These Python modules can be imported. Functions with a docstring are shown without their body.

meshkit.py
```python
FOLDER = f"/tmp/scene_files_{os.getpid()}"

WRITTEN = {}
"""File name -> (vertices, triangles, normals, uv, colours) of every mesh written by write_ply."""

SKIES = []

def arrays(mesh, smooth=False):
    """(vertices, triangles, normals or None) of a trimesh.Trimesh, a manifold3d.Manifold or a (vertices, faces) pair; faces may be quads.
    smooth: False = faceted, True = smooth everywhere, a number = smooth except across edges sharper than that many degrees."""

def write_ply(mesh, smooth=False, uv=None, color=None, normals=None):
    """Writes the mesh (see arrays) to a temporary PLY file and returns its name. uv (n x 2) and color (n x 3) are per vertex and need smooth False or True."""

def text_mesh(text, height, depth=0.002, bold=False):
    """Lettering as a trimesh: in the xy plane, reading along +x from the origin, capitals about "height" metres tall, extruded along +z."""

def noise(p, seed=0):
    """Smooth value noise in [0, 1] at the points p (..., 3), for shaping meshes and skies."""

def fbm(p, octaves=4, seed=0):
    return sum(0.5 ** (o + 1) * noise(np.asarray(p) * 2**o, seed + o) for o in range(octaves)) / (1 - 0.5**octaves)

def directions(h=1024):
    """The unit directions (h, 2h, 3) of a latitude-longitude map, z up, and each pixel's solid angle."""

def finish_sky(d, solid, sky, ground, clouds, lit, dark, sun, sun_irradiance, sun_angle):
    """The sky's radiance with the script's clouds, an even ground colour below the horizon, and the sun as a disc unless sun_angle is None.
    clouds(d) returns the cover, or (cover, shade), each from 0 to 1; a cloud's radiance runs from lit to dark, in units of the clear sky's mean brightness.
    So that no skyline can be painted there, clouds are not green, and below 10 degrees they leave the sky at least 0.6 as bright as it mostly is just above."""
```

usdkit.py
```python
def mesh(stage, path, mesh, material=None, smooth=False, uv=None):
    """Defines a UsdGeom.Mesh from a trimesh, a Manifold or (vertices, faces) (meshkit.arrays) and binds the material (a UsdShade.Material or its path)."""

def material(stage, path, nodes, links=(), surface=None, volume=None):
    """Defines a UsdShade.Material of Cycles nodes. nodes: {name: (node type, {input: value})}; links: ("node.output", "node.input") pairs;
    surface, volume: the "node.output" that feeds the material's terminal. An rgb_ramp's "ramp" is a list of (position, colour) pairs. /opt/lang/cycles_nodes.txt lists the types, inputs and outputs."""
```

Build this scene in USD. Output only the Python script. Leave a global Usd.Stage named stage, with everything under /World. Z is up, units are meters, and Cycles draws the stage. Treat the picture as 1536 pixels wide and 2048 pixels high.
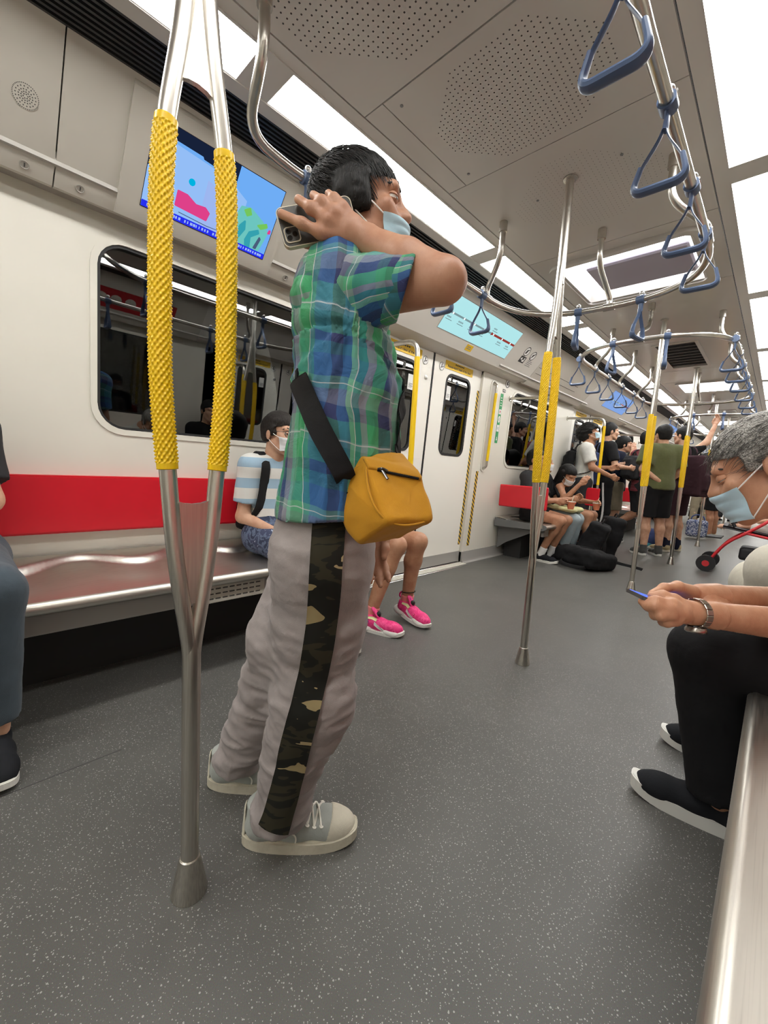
import math, sys
import numpy as np, trimesh
import manifold3d as m3
from shapely.geometry import Polygon, box as sbox, Point
from shapely import affinity
from scipy import ndimage
from pxr import Usd, UsdGeom, UsdShade, Gf, Sdf, Vt
import usdkit, meshkit

stage = Usd.Stage.CreateInMemory()
UsdGeom.SetStageUpAxis(stage, UsdGeom.Tokens.z)
UsdGeom.SetStageMetersPerUnit(stage, 1.0)
UsdGeom.Xform.Define(stage, '/World')
PI = math.pi
A3 = lambda *v: np.array(v, float)

# ------------------------------------------------------------------ camera
FPX, YAW, PIT, ROL, EYE = 826.06, .758496, -.106757, .059358, 0.93
EXPOSURE = 0.5
LIGHT = 13.0
def camera():
    f = A3(-math.sin(YAW) * math.cos(PIT), math.cos(YAW) * math.cos(PIT), math.sin(PIT))
    r = A3(math.cos(YAW), math.sin(YAW), 0); u = np.cross(r, f)
    r, u = math.cos(ROL) * r + math.sin(ROL) * u, -math.sin(ROL) * r + math.cos(ROL) * u
    c = UsdGeom.Camera.Define(stage, '/World/camera')
    c.CreateHorizontalApertureAttr(36.0); c.CreateVerticalApertureAttr(48.0)
    c.CreateFocalLengthAttr(FPX / 1536 * 36.0)
    c.CreateClippingRangeAttr(Gf.Vec2f(0.02, 200))
    c.CreateExposureAttr(EXPOSURE)
    m = Gf.Matrix4d(*r, 0, *u, 0, *(-f), 0, 0, 0, EYE, 1)
    c.AddTransformOp().Set(m)
camera()

# ------------------------------------------------------------------ scene helpers
used = {}
def numbered(parent, name):
    k = used.get((parent, name), 0); used[(parent, name)] = k + 1
    return name if k == 0 else f'{name}_{k:03d}'
LOC = {}
def ppath(p): return '/World' if p is None else str(p.GetPath())
def key(prim, **kw):
    for k, v in kw.items():
        if v: prim.SetCustomDataByKey(k, v)
    return prim
def obj(name, mesh, mat, parent=None, smooth=30, label=None, local=False, uv=None, kind=None):
    """one Mesh prim; world-space vertices unless local"""
    pp = ppath(parent); path = f'{pp}/{numbered(pp, name)}'
    if isinstance(mesh, (list,)) : mesh = join(mesh)
    v, f, _ = meshkit.arrays(mesh)
    if not local: v = v - LOC.get(pp, A3(0, 0, 0))
    m = usdkit.mesh(stage, path, trimesh.Trimesh(v, f, process=False), M[mat] if isinstance(mat, str) else mat, smooth=smooth, uv=uv)
    LOC[path] = LOC.get(pp, A3(0, 0, 0)) if not local else A3(0, 0, 0)
    key(m.GetPrim(), label=label, kind=kind)
    return m.GetPrim()
def thing(name, label, cat, loc=(0, 0, 0), group=None, kind=None):
    path = f'/World/{numbered("/World", name)}'
    x = UsdGeom.Xform.Define(stage, path); x.AddTranslateOp().Set(Gf.Vec3d(*map(float, loc)))
    LOC[path] = A3(*loc)
    return key(x.GetPrim(), label=label, category=cat, group=group, kind=kind)
def struct(name, loc=(0, 0, 0), label=None):
    path = f'/World/{numbered("/World", name)}'
    x = UsdGeom.Xform.Define(stage, path); LOC[path] = A3(*loc)
    if any(loc): x.AddTranslateOp().Set(Gf.Vec3d(*map(float, loc)))
    return key(x.GetPrim(), kind='structure', label=label)
def dup(root, name, loc, label, rotz=0, group=None, mirror=False):
    path = f'/World/{numbered("/World", name)}'
    x = UsdGeom.Xform.Define(stage, path)
    p = x.GetPrim()
    p.GetReferences().AddInternalReference(root.GetPath())
    UsdGeom.Xformable(p).ClearXformOpOrder()
    ops = UsdGeom.Xformable(p)
    t = p.GetAttribute('xformOp:translate')
    if t: t.Set(Gf.Vec3d(*map(float, loc))); order = ['xformOp:translate']
    else: ops.AddTranslateOp().Set(Gf.Vec3d(*map(float, loc))); order = ['xformOp:translate']
    if rotz:
        p.CreateAttribute('xformOp:rotateZ', Sdf.ValueTypeNames.Float).Set(math.degrees(rotz)); order.append('xformOp:rotateZ')
    ops.CreateXformOpOrderAttr().Set(Vt.TokenArray(order))
    key(p, label=label, category=root.GetCustomDataByKey('category'), group=group or root.GetCustomDataByKey('group'))
    p.SetInstanceable(True)
    return p
ORD = 'first second third fourth fifth sixth seventh eighth ninth tenth eleventh twelfth thirteenth fourteenth fifteenth sixteenth seventeenth eighteenth nineteenth twentieth'.split()

# ------------------------------------------------------------------ mesh helpers
def tri(v, f): return trimesh.Trimesh(np.asarray(v, float), np.asarray(f, int), process=False)
def join(ms):
    out = []
    for m in ms:
        v, f, _ = meshkit.arrays(m); out.append(tri(v, f))
    return trimesh.util.concatenate(out)
def box(x0, x1, y0, y1, z0, z1, b=0.0):
    x0, x1 = min(x0, x1), max(x0, x1); y0, y1 = min(y0, y1), max(y0, y1); z0, z1 = min(z0, z1), max(z0, z1)
    if b <= 0:
        return trimesh.creation.box(bounds=[[x0, y0, z0], [x1, y1, z1]])
    b = min(b, (x1 - x0) / 2.01, (y1 - y0) / 2.01, (z1 - z0) / 2.01)
    pts = []
    for X, sx in ((x0, 1), (x1, -1)):
        for Y, sy in ((y0, 1), (y1, -1)):
            for Z, sz in ((z0, 1), (z1, -1)):
                pts += [(X, Y + sy * b, Z + sz * b), (X + sx * b, Y, Z + sz * b), (X + sx * b, Y + sy * b, Z)]
    return m3.Manifold.hull_points(np.array(pts, np.float32)) if hasattr(m3.Manifold, 'hull_points') else trimesh.convex.convex_hull(np.array(pts))
def frames(P):
    P = np.asarray(P, float); n = len(P)
    T = np.gradient(P, axis=0); T[0] = P[1] - P[0]; T[-1] = P[-1] - P[-2]
    T /= np.linalg.norm(T, axis=1)[:, None] + 1e-12
    a = A3(0, 0, 1) if abs(T[0][2]) < .9 else A3(1, 0, 0)
    N = [np.cross(T[0], a) / np.linalg.norm(np.cross(T[0], a))]
    for i in range(1, n):
        v = N[-1] - T[i] * (N[-1] @ T[i]); N.append(v / (np.linalg.norm(v) + 1e-12))
    N = np.array(N); return T, N, np.cross(T, N)
def tube(P, r, seg=12, closed=False, caps=True, r2=None, N0=None):
    """sweep a circle (or ellipse r x r2) along P; r may be per point"""
    P = np.asarray(P, float)
    keep = np.r_[True, np.linalg.norm(np.diff(P, axis=0), axis=1) > 1e-6]; rr = np.broadcast_to(r, (len(P),))[keep]; rb = np.broadcast_to(r if r2 is None else r2, (len(P),))[keep]; P = P[keep]
    n = len(P)
    if closed:
        Q = np.vstack([P[-1], P, P[0]]); T, N, B = frames(Q); T, N, B = T[1:-1], N[1:-1], B[1:-1]
    else: T, N, B = frames(P)
    if N0 is not None:
        N = N0 - T * (T @ np.asarray(N0, float))[:, None] if np.ndim(N0) == 1 else np.asarray(N0)
        N = N / np.linalg.norm(N, axis=1)[:, None]; B = np.cross(T, N)
    a = np.linspace(0, 2 * PI, seg, endpoint=False)
    V = P[:, None] + rr[:, None, None] * np.cos(a)[None, :, None] * N[:, None] + rb[:, None, None] * np.sin(a)[None, :, None] * B[:, None]
    V = V.reshape(-1, 3); F = []
    i = np.arange(n if closed else n - 1)[:, None] * seg; j = np.arange(seg)[None]; j2 = (j + 1) % seg
    i2 = (i + seg) % (n * seg)
    F = np.vstack([np.stack([i + j, i + j2, i2 + j2], -1).reshape(-1, 3), np.stack([i + j, i2 + j2, i2 + j], -1).reshape(-1, 3)])
    if caps and not closed:
        V = np.vstack([V, P[0], P[-1]]); c0, c1 = len(V) - 2, len(V) - 1; k = np.arange(seg); k2 = (k + 1) % seg
        F = np.vstack([F, np.stack([np.full(seg, c0), k2, k], -1), np.stack([np.full(seg, c1), (n - 1) * seg + k, (n - 1) * seg + k2], -1)])
    return tri(V, F)
def rounded(P, r, n=6, closed=False):
    """polyline with filleted corners"""
    P = [np.asarray(p, float) for p in P]; out = []
    m = len(P)
    for i in range(m):
        if not closed and i in (0, m - 1): out.append(P[i]); continue
        a, b, c = P[i - 1], P[i], P[(i + 1) % m]
        rr = r[i] if np.ndim(r) else r
        u, w = a - b, c - b; lu, lw = np.linalg.norm(u), np.linalg.norm(w); u /= lu; w /= lw
        d = min(rr, lu * .49, lw * .49)
        for t in np.linspace(0, 1, n + 1):
            out.append(b + u * d * (1 - t) ** 2 + w * d * t ** 2)
    return np.array(out)
def spline(P, n=8):
    from scipy.interpolate import CubicSpline
    P = np.asarray(P, float); s = np.r_[0, np.cumsum(np.linalg.norm(np.diff(P, axis=0), axis=1))]
    return CubicSpline(s, P)(np.linspace(0, s[-1], n * (len(P) - 1) + 1))
def rrect(x0, x1, y0, y1, r, q=6):
    return sbox(x0 + r, y0 + r, x1 - r, y1 - r).buffer(r, quad_segs=q)
def extr(poly, d):
    ps = getattr(poly, 'geoms', [poly])
    return trimesh.util.concatenate([trimesh.creation.extrude_polygon(p, d, engine='earcut') for p in ps])
def yz(poly, x0, x1):
    """polygon in (y,z) extruded from x0 to x1"""
    m = extr(poly, abs(x1 - x0)); v = m.vertices
    w = np.stack([min(x0, x1) + v[:, 2], v[:, 0], v[:, 1]], 1)
    return tri(w, m.faces)
def xz(poly, y0, y1):
    m = extr(poly, abs(y1 - y0)); v = m.vertices
    return tri(np.stack([v[:, 0], max(y0, y1) - v[:, 2], v[:, 1]], 1), m.faces)
def xy(poly, z0, z1):
    m = extr(poly, abs(z1 - z0)); v = m.vertices
    return tri(np.stack([v[:, 0], v[:, 1], min(z0, z1) + v[:, 2]], 1), m.faces)
def lathe(prof, c, seg=24, ex=1.0, ey=1.0):
    prof = np.asarray(prof, float); n = len(prof); a = np.linspace(0, 2 * PI, seg, endpoint=False)
    V = np.stack([c[0] + ex * prof[:, 0, None] * np.cos(a), c[1] + ey * prof[:, 0, None] * np.sin(a), np.broadcast_to(c[2] + prof[:, 1, None], (n, seg))], -1).reshape(-1, 3)
    i = np.arange(n - 1)[:, None] * seg; j = np.arange(seg)[None]; j2 = (j + 1) % seg
    F = np.vstack([np.stack([i + j, i + j2, i + seg + j2], -1).reshape(-1, 3), np.stack([i + j, i + seg + j2, i + seg + j], -1).reshape(-1, 3)])
    V = np.vstack([V, [[c[0], c[1], c[2] + prof[0, 1]], [c[0], c[1], c[2] + prof[-1, 1]]]]); k = np.arange(seg); k2 = (k + 1) % seg
    F = np.vstack([F, np.stack([np.full(seg, len(V) - 2), k2, k], -1), np.stack([np.full(seg, len(V) - 1), (n - 1) * seg + k, (n - 1) * seg + k2], -1)])
    return tri(V, F)
def grid(P, closed_u=False):
    """surface from an (n,m,3) array"""
    n, m = P.shape[:2]; V = P.reshape(-1, 3)
    i = np.arange(n - 1)[:, None] * m; j = np.arange(m if closed_u else m - 1)[None]; j2 = (j + 1) % m
    return tri(V, np.vstack([np.stack([i + j, i + j2, i + m + j2], -1).reshape(-1, 3), np.stack([i + j, i + m + j2, i + m + j], -1).reshape(-1, 3)]))
def sheet(P, t):
    """thick sheet from an (n,m,3) array"""
    n, m = P.shape[:2]
    du = np.gradient(P, axis=0); dv = np.gradient(P, axis=1); N = np.cross(du, dv); N /= np.linalg.norm(N, axis=-1, keepdims=True) + 1e-12
    a, b = grid(P + N * t / 2), grid(P - N * t / 2)
    k = n * m; F = [a.faces, b.faces[:, ::-1] + k]
    ring = [i * m for i in range(n)] + [(n - 1) * m + j for j in range(1, m)] + [i * m + m - 1 for i in range(n - 2, -1, -1)] + [j for j in range(m - 2, 0, -1)]
    r = np.array(ring); r2 = np.roll(r, -1)
    F += [np.stack([r, r + k, r2 + k], -1), np.stack([r, r2 + k, r2], -1)]
    return tri(np.vstack([a.vertices, b.vertices]), np.vstack(F))
def inplane(m, O, U, V):
    """mesh drawn in xy laid onto the plane O + x U + y V, z along U x V"""
    v, f, _ = meshkit.arrays(m); U = np.asarray(U, float); V = np.asarray(V, float); W = np.cross(U, V)
    return tri(np.asarray(O) + v[:, :1] * U + v[:, 1:2] * V + v[:, 2:] * W, f)
TXT = {}
def text(s, h, d=.0006, bold=False, center=True):
    if (s, bold) not in TXT: TXT[(s, bold)] = meshkit.text_mesh(s, .1, .1, bold)
    m = TXT[(s, bold)].copy(); m.apply_scale([h / .1, h / .1, d / .1])
    if center: m.apply_translation([-m.bounds[:, 0].mean(), -h / 2, 0])
    return m

# ------------------------------------------------------------------ materials
M = {}
def lin(r, g, b):
    c = np.array([r, g, b]) / 255.0
    return tuple(np.where(c <= .04045, c / 12.92, ((c + .055) / 1.055) ** 2.4))
def mat(name, col, rough=.5, metal=0.0, bump=None, var=None, coat=0, sheen=0, sss=0, spec=.5, emit=None, aniso=0, trans=0, ior=1.5):
    """plain principled; bump=(scale, distance); var=(scale, second colour)"""
    n = {'p': ('principled_bsdf', dict(base_color=col, roughness=rough, metallic=metal, specular_ior_level=spec, coat_weight=coat, sheen_weight=sheen, ior=ior))}
    L = []
    if sss: n['p'][1].update(subsurface_weight=sss, subsurface_radius=(1.0, .35, .2), subsurface_scale=.006)
    if trans: n['p'][1].update(transmission_weight=trans)
    if emit: n['p'][1].update(emission_color=emit[0], emission_strength=emit[1])
    if bump or var: n['tc'] = ('texture_coordinate', {})
    if bump:
        n['bn'] = ('noise_texture', dict(scale=bump[0], detail=4.0)); n['bu'] = ('bump', dict(distance=bump[1], strength=1.0))
        L += [('tc.object', 'bn.vector'), ('bn.fac', 'bu.height'), ('bu.normal', 'p.normal')]
    if var:
        n['vn'] = ('noise_texture', dict(scale=var[0], detail=4.0, roughness=.6)); n['vr'] = ('rgb_ramp', dict(ramp=[(.3, col), (.7, var[1])]))
        L += [('tc.object', 'vn.vector'), ('vn.fac', 'vr.fac'), ('vr.color', 'p.base_color')]
    M[name] = usdkit.material(stage, f'/World/Looks/{name}', n, L, surface='p.BSDF')
def emat(name, col, s):
    M[name] = usdkit.material(stage, f'/World/Looks/{name}', {'e': ('emission', dict(color=col, strength=s))}, [], surface='e.emission')

mat('wall_white', (.70, .672, .595), .38)
mat('door_white', (.84, .815, .745), .35)
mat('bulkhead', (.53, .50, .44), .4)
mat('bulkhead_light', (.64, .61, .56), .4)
mat('lip_grey', (.42, .40, .36), .45)
mat('ceiling_beige', (.60, .575, .535), .32)
mat('ceiling_gloss', (.58, .555, .515), .2)
mat('light_trim', (.62, .60, .56), .35)
mat('dark_gap', (.012, .012, .012), .8)
mat('hole', (.09, .085, .08), .9)
mat('slat_dark', (.02, .021, .023), .5)
mat('grey_paint', (.33, .32, .30), .45)
mat('dark_grey', (.06, .06, .06), .5); mat('under_black', (.02, .02, .02), .7); mat('cap_grey', (.13, .132, .128), .45)
mat('black_rubber', (.012, .012, .013), .55)
mat('tunnel', (.02, .02, .02), .9)
mat('red_pad', (.64, .012, .026), .33, var=(3, (.58, .010, .022)))
mat('red_sign', (.40, .02, .025), .4)
mat('yellow_grip', (.86, .56, .004), .33)
mat('yellow_sticker', (.76, .48, .02), .5)
mat('sticker_white', (.80, .80, .78), .5)
mat('ink', (.03, .03, .03), .6)
mat('ink_grey', (.25, .25, .25), .6)
mat('ink_red', (.5, .03, .03), .6)
mat('sticker_green', (.03, .30, .10), .5)
mat('strap_blue', (.075, .115, .21), .38)
mat('clip_metal', (.75, .74, .72), .25, 1.0)
mat('screen_frame', (.02, .02, .03), .3)
emat('light_white', (1.0, .985, .95), LIGHT)
def steel(name, col, rough, s=(900, 900, 12), vary=.12):
    n = {'tc': ('texture_coordinate', {}), 'mp': ('mapping', dict(scale=s)), 'no': ('noise_texture', dict(scale=1.0, detail=2.0)),
         'mr': ('map_range', dict(from_min=.3, from_max=.7, to_min=rough * (1 - vary), to_max=rough * (1 + vary))), 'p': ('principled_bsdf', dict(base_color=col, metallic=1.0, roughness=rough))}
    M[name] = usdkit.material(stage, f'/World/Looks/{name}', n, [('tc.object', 'mp.vector'), ('mp.vector', 'no.vector'), ('no.fac', 'mr.value'), ('mr.result', 'p.roughness')], surface='p.BSDF')
steel('steel_pole', (.60, .57, .515), .30, (300, 300, 6), .05)
steel('steel_rail', (.60, .57, .52), .26, (20, 6, 20), .04)
steel('steel_seat', (.60, .57, .515), .38, (300, 5, 300))
# floor: dark grey rubber with pale flecks
def floor_mat():
    n = {'g': ('geometry', {}),
         'v1': ('voronoi_texture', dict(scale=95.0, feature='f1', dimensions='2D')), 'v2': ('voronoi_texture', dict(scale=170.0, feature='f1', dimensions='2D')),
         's1': ('separate_color', {}), 's2': ('separate_color', {}),
         'mp': ('mapping', dict(location=(3.1, 1.7, 0))),
         'r1': ('map_range', dict(from_min=0.0, from_max=1.0, to_min=-.17, to_max=.17)), 'r2': ('map_range', dict(from_min=0.0, from_max=1.0, to_min=-.22, to_max=.20)),
         'd1': ('math', dict(math_type='less_than')), 'd2': ('math', dict(math_type='less_than')),
         'mx': ('math', dict(math_type='maximum')),
         'big': ('noise_texture', dict(scale=2.2, detail=3.0, roughness=.6, dimensions='2D')), 'fine': ('noise_texture', dict(scale=400.0, detail=1.0, dimensions='2D')),
         'base': ('rgb_ramp', dict(ramp=[(.3, (.104, .102, .094)), (.7, (.128, .125, .115))])),
         'm1': ('mix', dict(mix_type='multiply', fac=.35)),
         'm2': ('mix', dict(color2=(.34, .335, .315))),
         'bu': ('bump', dict(distance=.0004, strength=.35)),
         'p': ('principled_bsdf', dict(roughness=.42, specular_ior_level=.45))}
    L = [('g.position', 'v1.vector'), ('g.position', 'mp.vector'), ('mp.vector', 'v2.vector'), ('g.position', 'big.vector'), ('g.position', 'fine.vector'),
         ('v1.color', 's1.color'), ('v2.color', 's2.color'), ('s1.r', 'r1.value'), ('s2.r', 'r2.value'),
         ('v1.distance', 'd1.value1'), ('r1.result', 'd1.value2'), ('v2.distance', 'd2.value1'), ('r2.result', 'd2.value2'),
         ('d1.value', 'mx.value1'), ('d2.value', 'mx.value2'),
         ('big.fac', 'base.fac'), ('base.color', 'm1.color1'), ('fine.color', 'm1.color2'),
         ('m1.color', 'm2.color1'), ('mx.value', 'm2.fac'), ('m2.color', 'p.base_color'), ('fine.fac', 'bu.height'), ('bu.normal', 'p.normal')]
    M['floor_rubber'] = usdkit.material(stage, '/World/Looks/floor_rubber', n, L, surface='p.BSDF')
floor_mat()
def glass_mat(name, ior=1.9, tint=(.55, .58, .58)):
    M[name] = usdkit.material(stage, f'/World/Looks/{name}', {'f': ('fresnel', dict(IOR=ior)), 't': ('transparent_bsdf', dict(color=tint)), 'g': ('glossy_bsdf', dict(color=(1, 1, 1), roughness=.0)), 'm': ('mix_closure', {})},
                              [('f.fac', 'm.fac'), ('t.BSDF', 'm.closure1'), ('g.BSDF', 'm.closure2')], surface='m.closure')
glass_mat('window_glass')
# hazard tape: diagonal black and yellow
M['hazard'] = usdkit.material(stage, '/World/Looks/hazard', {'g': ('geometry', {}), 's': ('separate_xyz', {}), 'a': ('math', dict(math_type='add')), 'm': ('math', dict(math_type='multiply', value2=24.0)), 'f': ('math', dict(math_type='fraction')),
    'r': ('rgb_ramp', dict(ramp=[(0, (.75, .46, .03)), (.5, (.02, .02, .02))], interpolate=False)), 'p': ('principled_bsdf', dict(roughness=.5))},
    [('g.position', 's.vector'), ('s.y', 'a.value1'), ('s.z', 'a.value2'), ('a.value', 'm.value1'), ('m.value', 'f.value1'), ('f.value', 'r.fac'), ('r.color', 'p.base_color')], surface='p.BSDF')

# ================================================================== THE CAR
XC = -0.835                     # centre line of the car
ZC = 2.25                       # ceiling
Y0, Y1 = -4.6, 26.0
DOORS = [-1.25] + [2.855 + 3.97 * k for k in range(6)]
DH = .765                       # half width of a door opening
LEAN = .055
def sx(s, d): return XC + s * d
def lean(m, s):
    v, f, _ = meshkit.arrays(m); v = v.copy(); v[:, 0] -= s * LEAN * (v[:, 2] - .1)
    f = f if s < 0 else f
    return tri(v, f)
DW = 1.465                      # wall face at the floor
# floor
fl = struct('floor')
obj('floor_sheet', box(sx(-1, 1.60), sx(1, 1.60), Y0, Y1, -.05, 0), 'floor_rubber', fl)
obj('joint', box(-1.40, -1.397, Y0, .34, 0, .0006), 'dark_grey', fl)
# ceiling: panels with open joints, dark void above
ce = struct('ceiling')
obj('roof_void', box(sx(-1, 1.7), sx(1, 1.7), Y0, Y1, 2.36, 2.40), 'dark_gap', ce)
HX0, HX1 = -1.21, -.46
cuts = [Y0, -1.9, 0.05, 1.14, 1.70, 2.57, 3.42, 4.62, 5.9, 6.55, 7.5, 9.9, 11.5, 13.9, 15.5, 17.9, 19.5, 21.9, Y1]
CE = .468
for a, b in zip(cuts, cuts[1:]):
    g = .0025
    if (a, b) == (2.57, 3.42):                     # opening for the lit return air frame
        o = rrect(-1.19, -.48, 2.70, 3.36, .05); P = sbox(sx(-1, CE), a + g, sx(1, CE), b - g).difference(o)
        obj('ceiling_panel', xy(P, ZC, ZC + .012), 'ceiling_gloss', ce); continue
    if (a, b) == (4.62, 5.9):
        o = sbox(-1.03, 4.75, -.72, 5.72); P = sbox(sx(-1, CE), a + g, sx(1, CE), b - g).difference(o)
        obj('ceiling_panel', xy(P, ZC, ZC + .012), 'ceiling_gloss', ce); continue
    if (a, b) == (1.14, 1.70):
        obj('ceiling_panel', box(sx(-1, CE), HX0 - g, a + g, b - g, ZC, ZC + .012), 'ceiling_beige', ce)
        obj('ceiling_panel', box(HX1 + g, sx(1, CE), a + g, b - g, ZC, ZC + .012), 'ceiling_beige', ce)
        obj('ceiling_panel', box(HX0 + g, HX1 - g, a + g, b - g, ZC - .001, ZC + .012), 'ceiling_beige', ce); continue
    obj('ceiling_panel', box(sx(-1, CE), sx(1, CE), a + g, b - g, ZC, ZC + .012), 'ceiling_beige' if b < 3 else 'ceiling_gloss', ce)
for s in (-1, 1):                                  # margin strip beside the lights, seam, light trough trim
    obj('ceiling_margin', box(sx(s, .474), sx(s, .520), Y0, Y1, ZC, ZC + .02), 'light_trim', ce)
    obj('light_trough', [box(sx(s, .520), sx(s, .528), Y0, Y1, ZC - .004, ZC + .05), box(sx(s, .700), sx(s, .765), Y0, Y1, ZC - .006, ZC + .05, .004)], 'light_trim', ce)
# perforations of the ceiling panels: small dark discs set into the surface
def dots(x0, x1, y0, y1, pitch, r, cut, z):
    xs = np.arange(x0, x1, pitch); ys = np.arange(y0, y1, pitch); C = []
    for i, x in enumerate(xs):
        for j, y in enumerate(ys):
            u, v = (x - x0) / (x1 - x0), (y - y0) / (y1 - y0)
            if min(u, 1 - u) * (x1 - x0) + min(v, 1 - v) * (y1 - y0) < cut: continue
            C.append((x, y))
    C = np.array(C); a = np.arange(6) * PI / 3
    V = np.concatenate([np.stack([C[:, 0] + r * math.cos(t), C[:, 1] + r * math.sin(t), np.full(len(C), z)], 1)[:, None] for t in a], 1).reshape(-1, 3)
    b = np.arange(len(C))[:, None] * 6
    F = np.concatenate([b + np.array([[0, k + 1, k]]) for k in range(1, 5)])
    return tri(V, F)
obj('perforation', dots(-1.13, -.52, 1.20, 1.66, .0195, .0029, .16, ZC - .0016), 'hole', ce, smooth=False, kind='stuff')
obj('perforation', dots(-1.25, -.44, .36, 1.08, .0215, .0033, .22, ZC - .0006), 'hole', ce, smooth=False, kind='stuff')
obj('perforation', dots(-1.12, -.50, 1.80, 2.35, .020, .0017, .22, ZC - .0006), 'hole', ce, smooth=False, kind='stuff')
for x, y in ((-1.16, 1.19), (-1.16, 1.64), (-.62, 1.93), (-1.0, 2.0)):
    obj('screw_head', trimesh.creation.cylinder(.006, .003, sections=10, transform=trimesh.transformations.translation_matrix((x, y, ZC - .002))), 'ink_grey', ce)
# ceiling lights: one diffuser panel each
LP = 1.507
lightproto = None
for s, side in ((-1, 'left'), (1, 'right')):
    ks = range(-3, 17)
    for n, k in enumerate(ks):
        yc = .80 + LP * k + LP / 2 if s < 0 else .83 + LP * k + LP / 2
        lab = f'bright white ceiling light panel, {side}-hand row, ' + (f'{ORD[k + 1]} one counted from the camera' if k >= -1 else f'{ORD[-k - 2]} one behind the camera')
        if lightproto is None:
            lightproto = thing('ceiling_light', lab, 'light', (sx(s, .614), yc, ZC), group='ceiling light panels')
            obj('diffuser', box(-.085, .085, -LP / 2 + .062, LP / 2 - .062, -.003, .004), 'light_white', lightproto, local=True, smooth=False)
            fr = sbox(-.087, -LP / 2, .087, LP / 2).difference(sbox(-.0855, -LP / 2 + .0615, .0855, LP / 2 - .0615))
            obj('bezel', xy(fr, -.004, .03), 'light_trim', lightproto, local=True)
        else: dup(lightproto, 'ceiling_light', (sx(s, .614), yc, ZC), lab)
# dark slatted air outlet between light and bulkhead
for s, side in ((-1, 'left'), (1, 'right')):
    t = struct('trim_1' if s < 0 else 'trim_2', label=f'dark slatted air outlet running along the {side} ceiling light row')
    obj('slot_back', box(sx(s, .765), sx(s, 1.0), Y0, Y1, ZC + .05, ZC + .06), 'slat_dark', t)
    for k in range(9):
        d = .775 + .022 * k
        obj('slat', box(sx(s, d), sx(s, d + .010), Y0, Y1, ZC + .006, ZC + .05), 'slat_dark', t)

# bulkhead above windows and doors: inclined panels
BT, BB = (.955, 2.262), (1.218, 1.948)             # (d, z) of the top and bottom edge
BD = A3(BB[0] - BT[0], BB[1] - BT[1]); BL = np.linalg.norm(BD); BD /= BL
BN = A3(BD[1], -BD[0])                             # towards the car, in (d, z): negative d
if BN[0] > 0: BN = -BN
def bplane(s, y, t, h=0.0):
    """point on the bulkhead face: y along the car, t metres up from the bottom edge, h out of the face"""
    d = BB[0] - BD[0] * t + BN[0] * h; z = BB[1] - BD[1] * t + BN[1] * h
    return A3(sx(s, d), y, z)
def profile(s, pts, y0, y1):
    P = Polygon([(sx(s, d), z) for d, z in pts]); return xz(P.buffer(0), y0, y1)
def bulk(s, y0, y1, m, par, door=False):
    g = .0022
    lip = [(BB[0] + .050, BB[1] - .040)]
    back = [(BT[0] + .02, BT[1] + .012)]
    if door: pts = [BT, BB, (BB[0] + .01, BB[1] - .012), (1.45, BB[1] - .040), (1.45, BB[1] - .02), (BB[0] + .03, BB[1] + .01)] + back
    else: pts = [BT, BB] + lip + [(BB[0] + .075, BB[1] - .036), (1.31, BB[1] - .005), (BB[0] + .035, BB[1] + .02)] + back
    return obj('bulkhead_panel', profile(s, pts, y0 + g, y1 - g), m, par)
wl = struct('wall_left'); wr = struct('wall_right')
wn = struct('wall_near'); wf = struct('wall_far')
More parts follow.
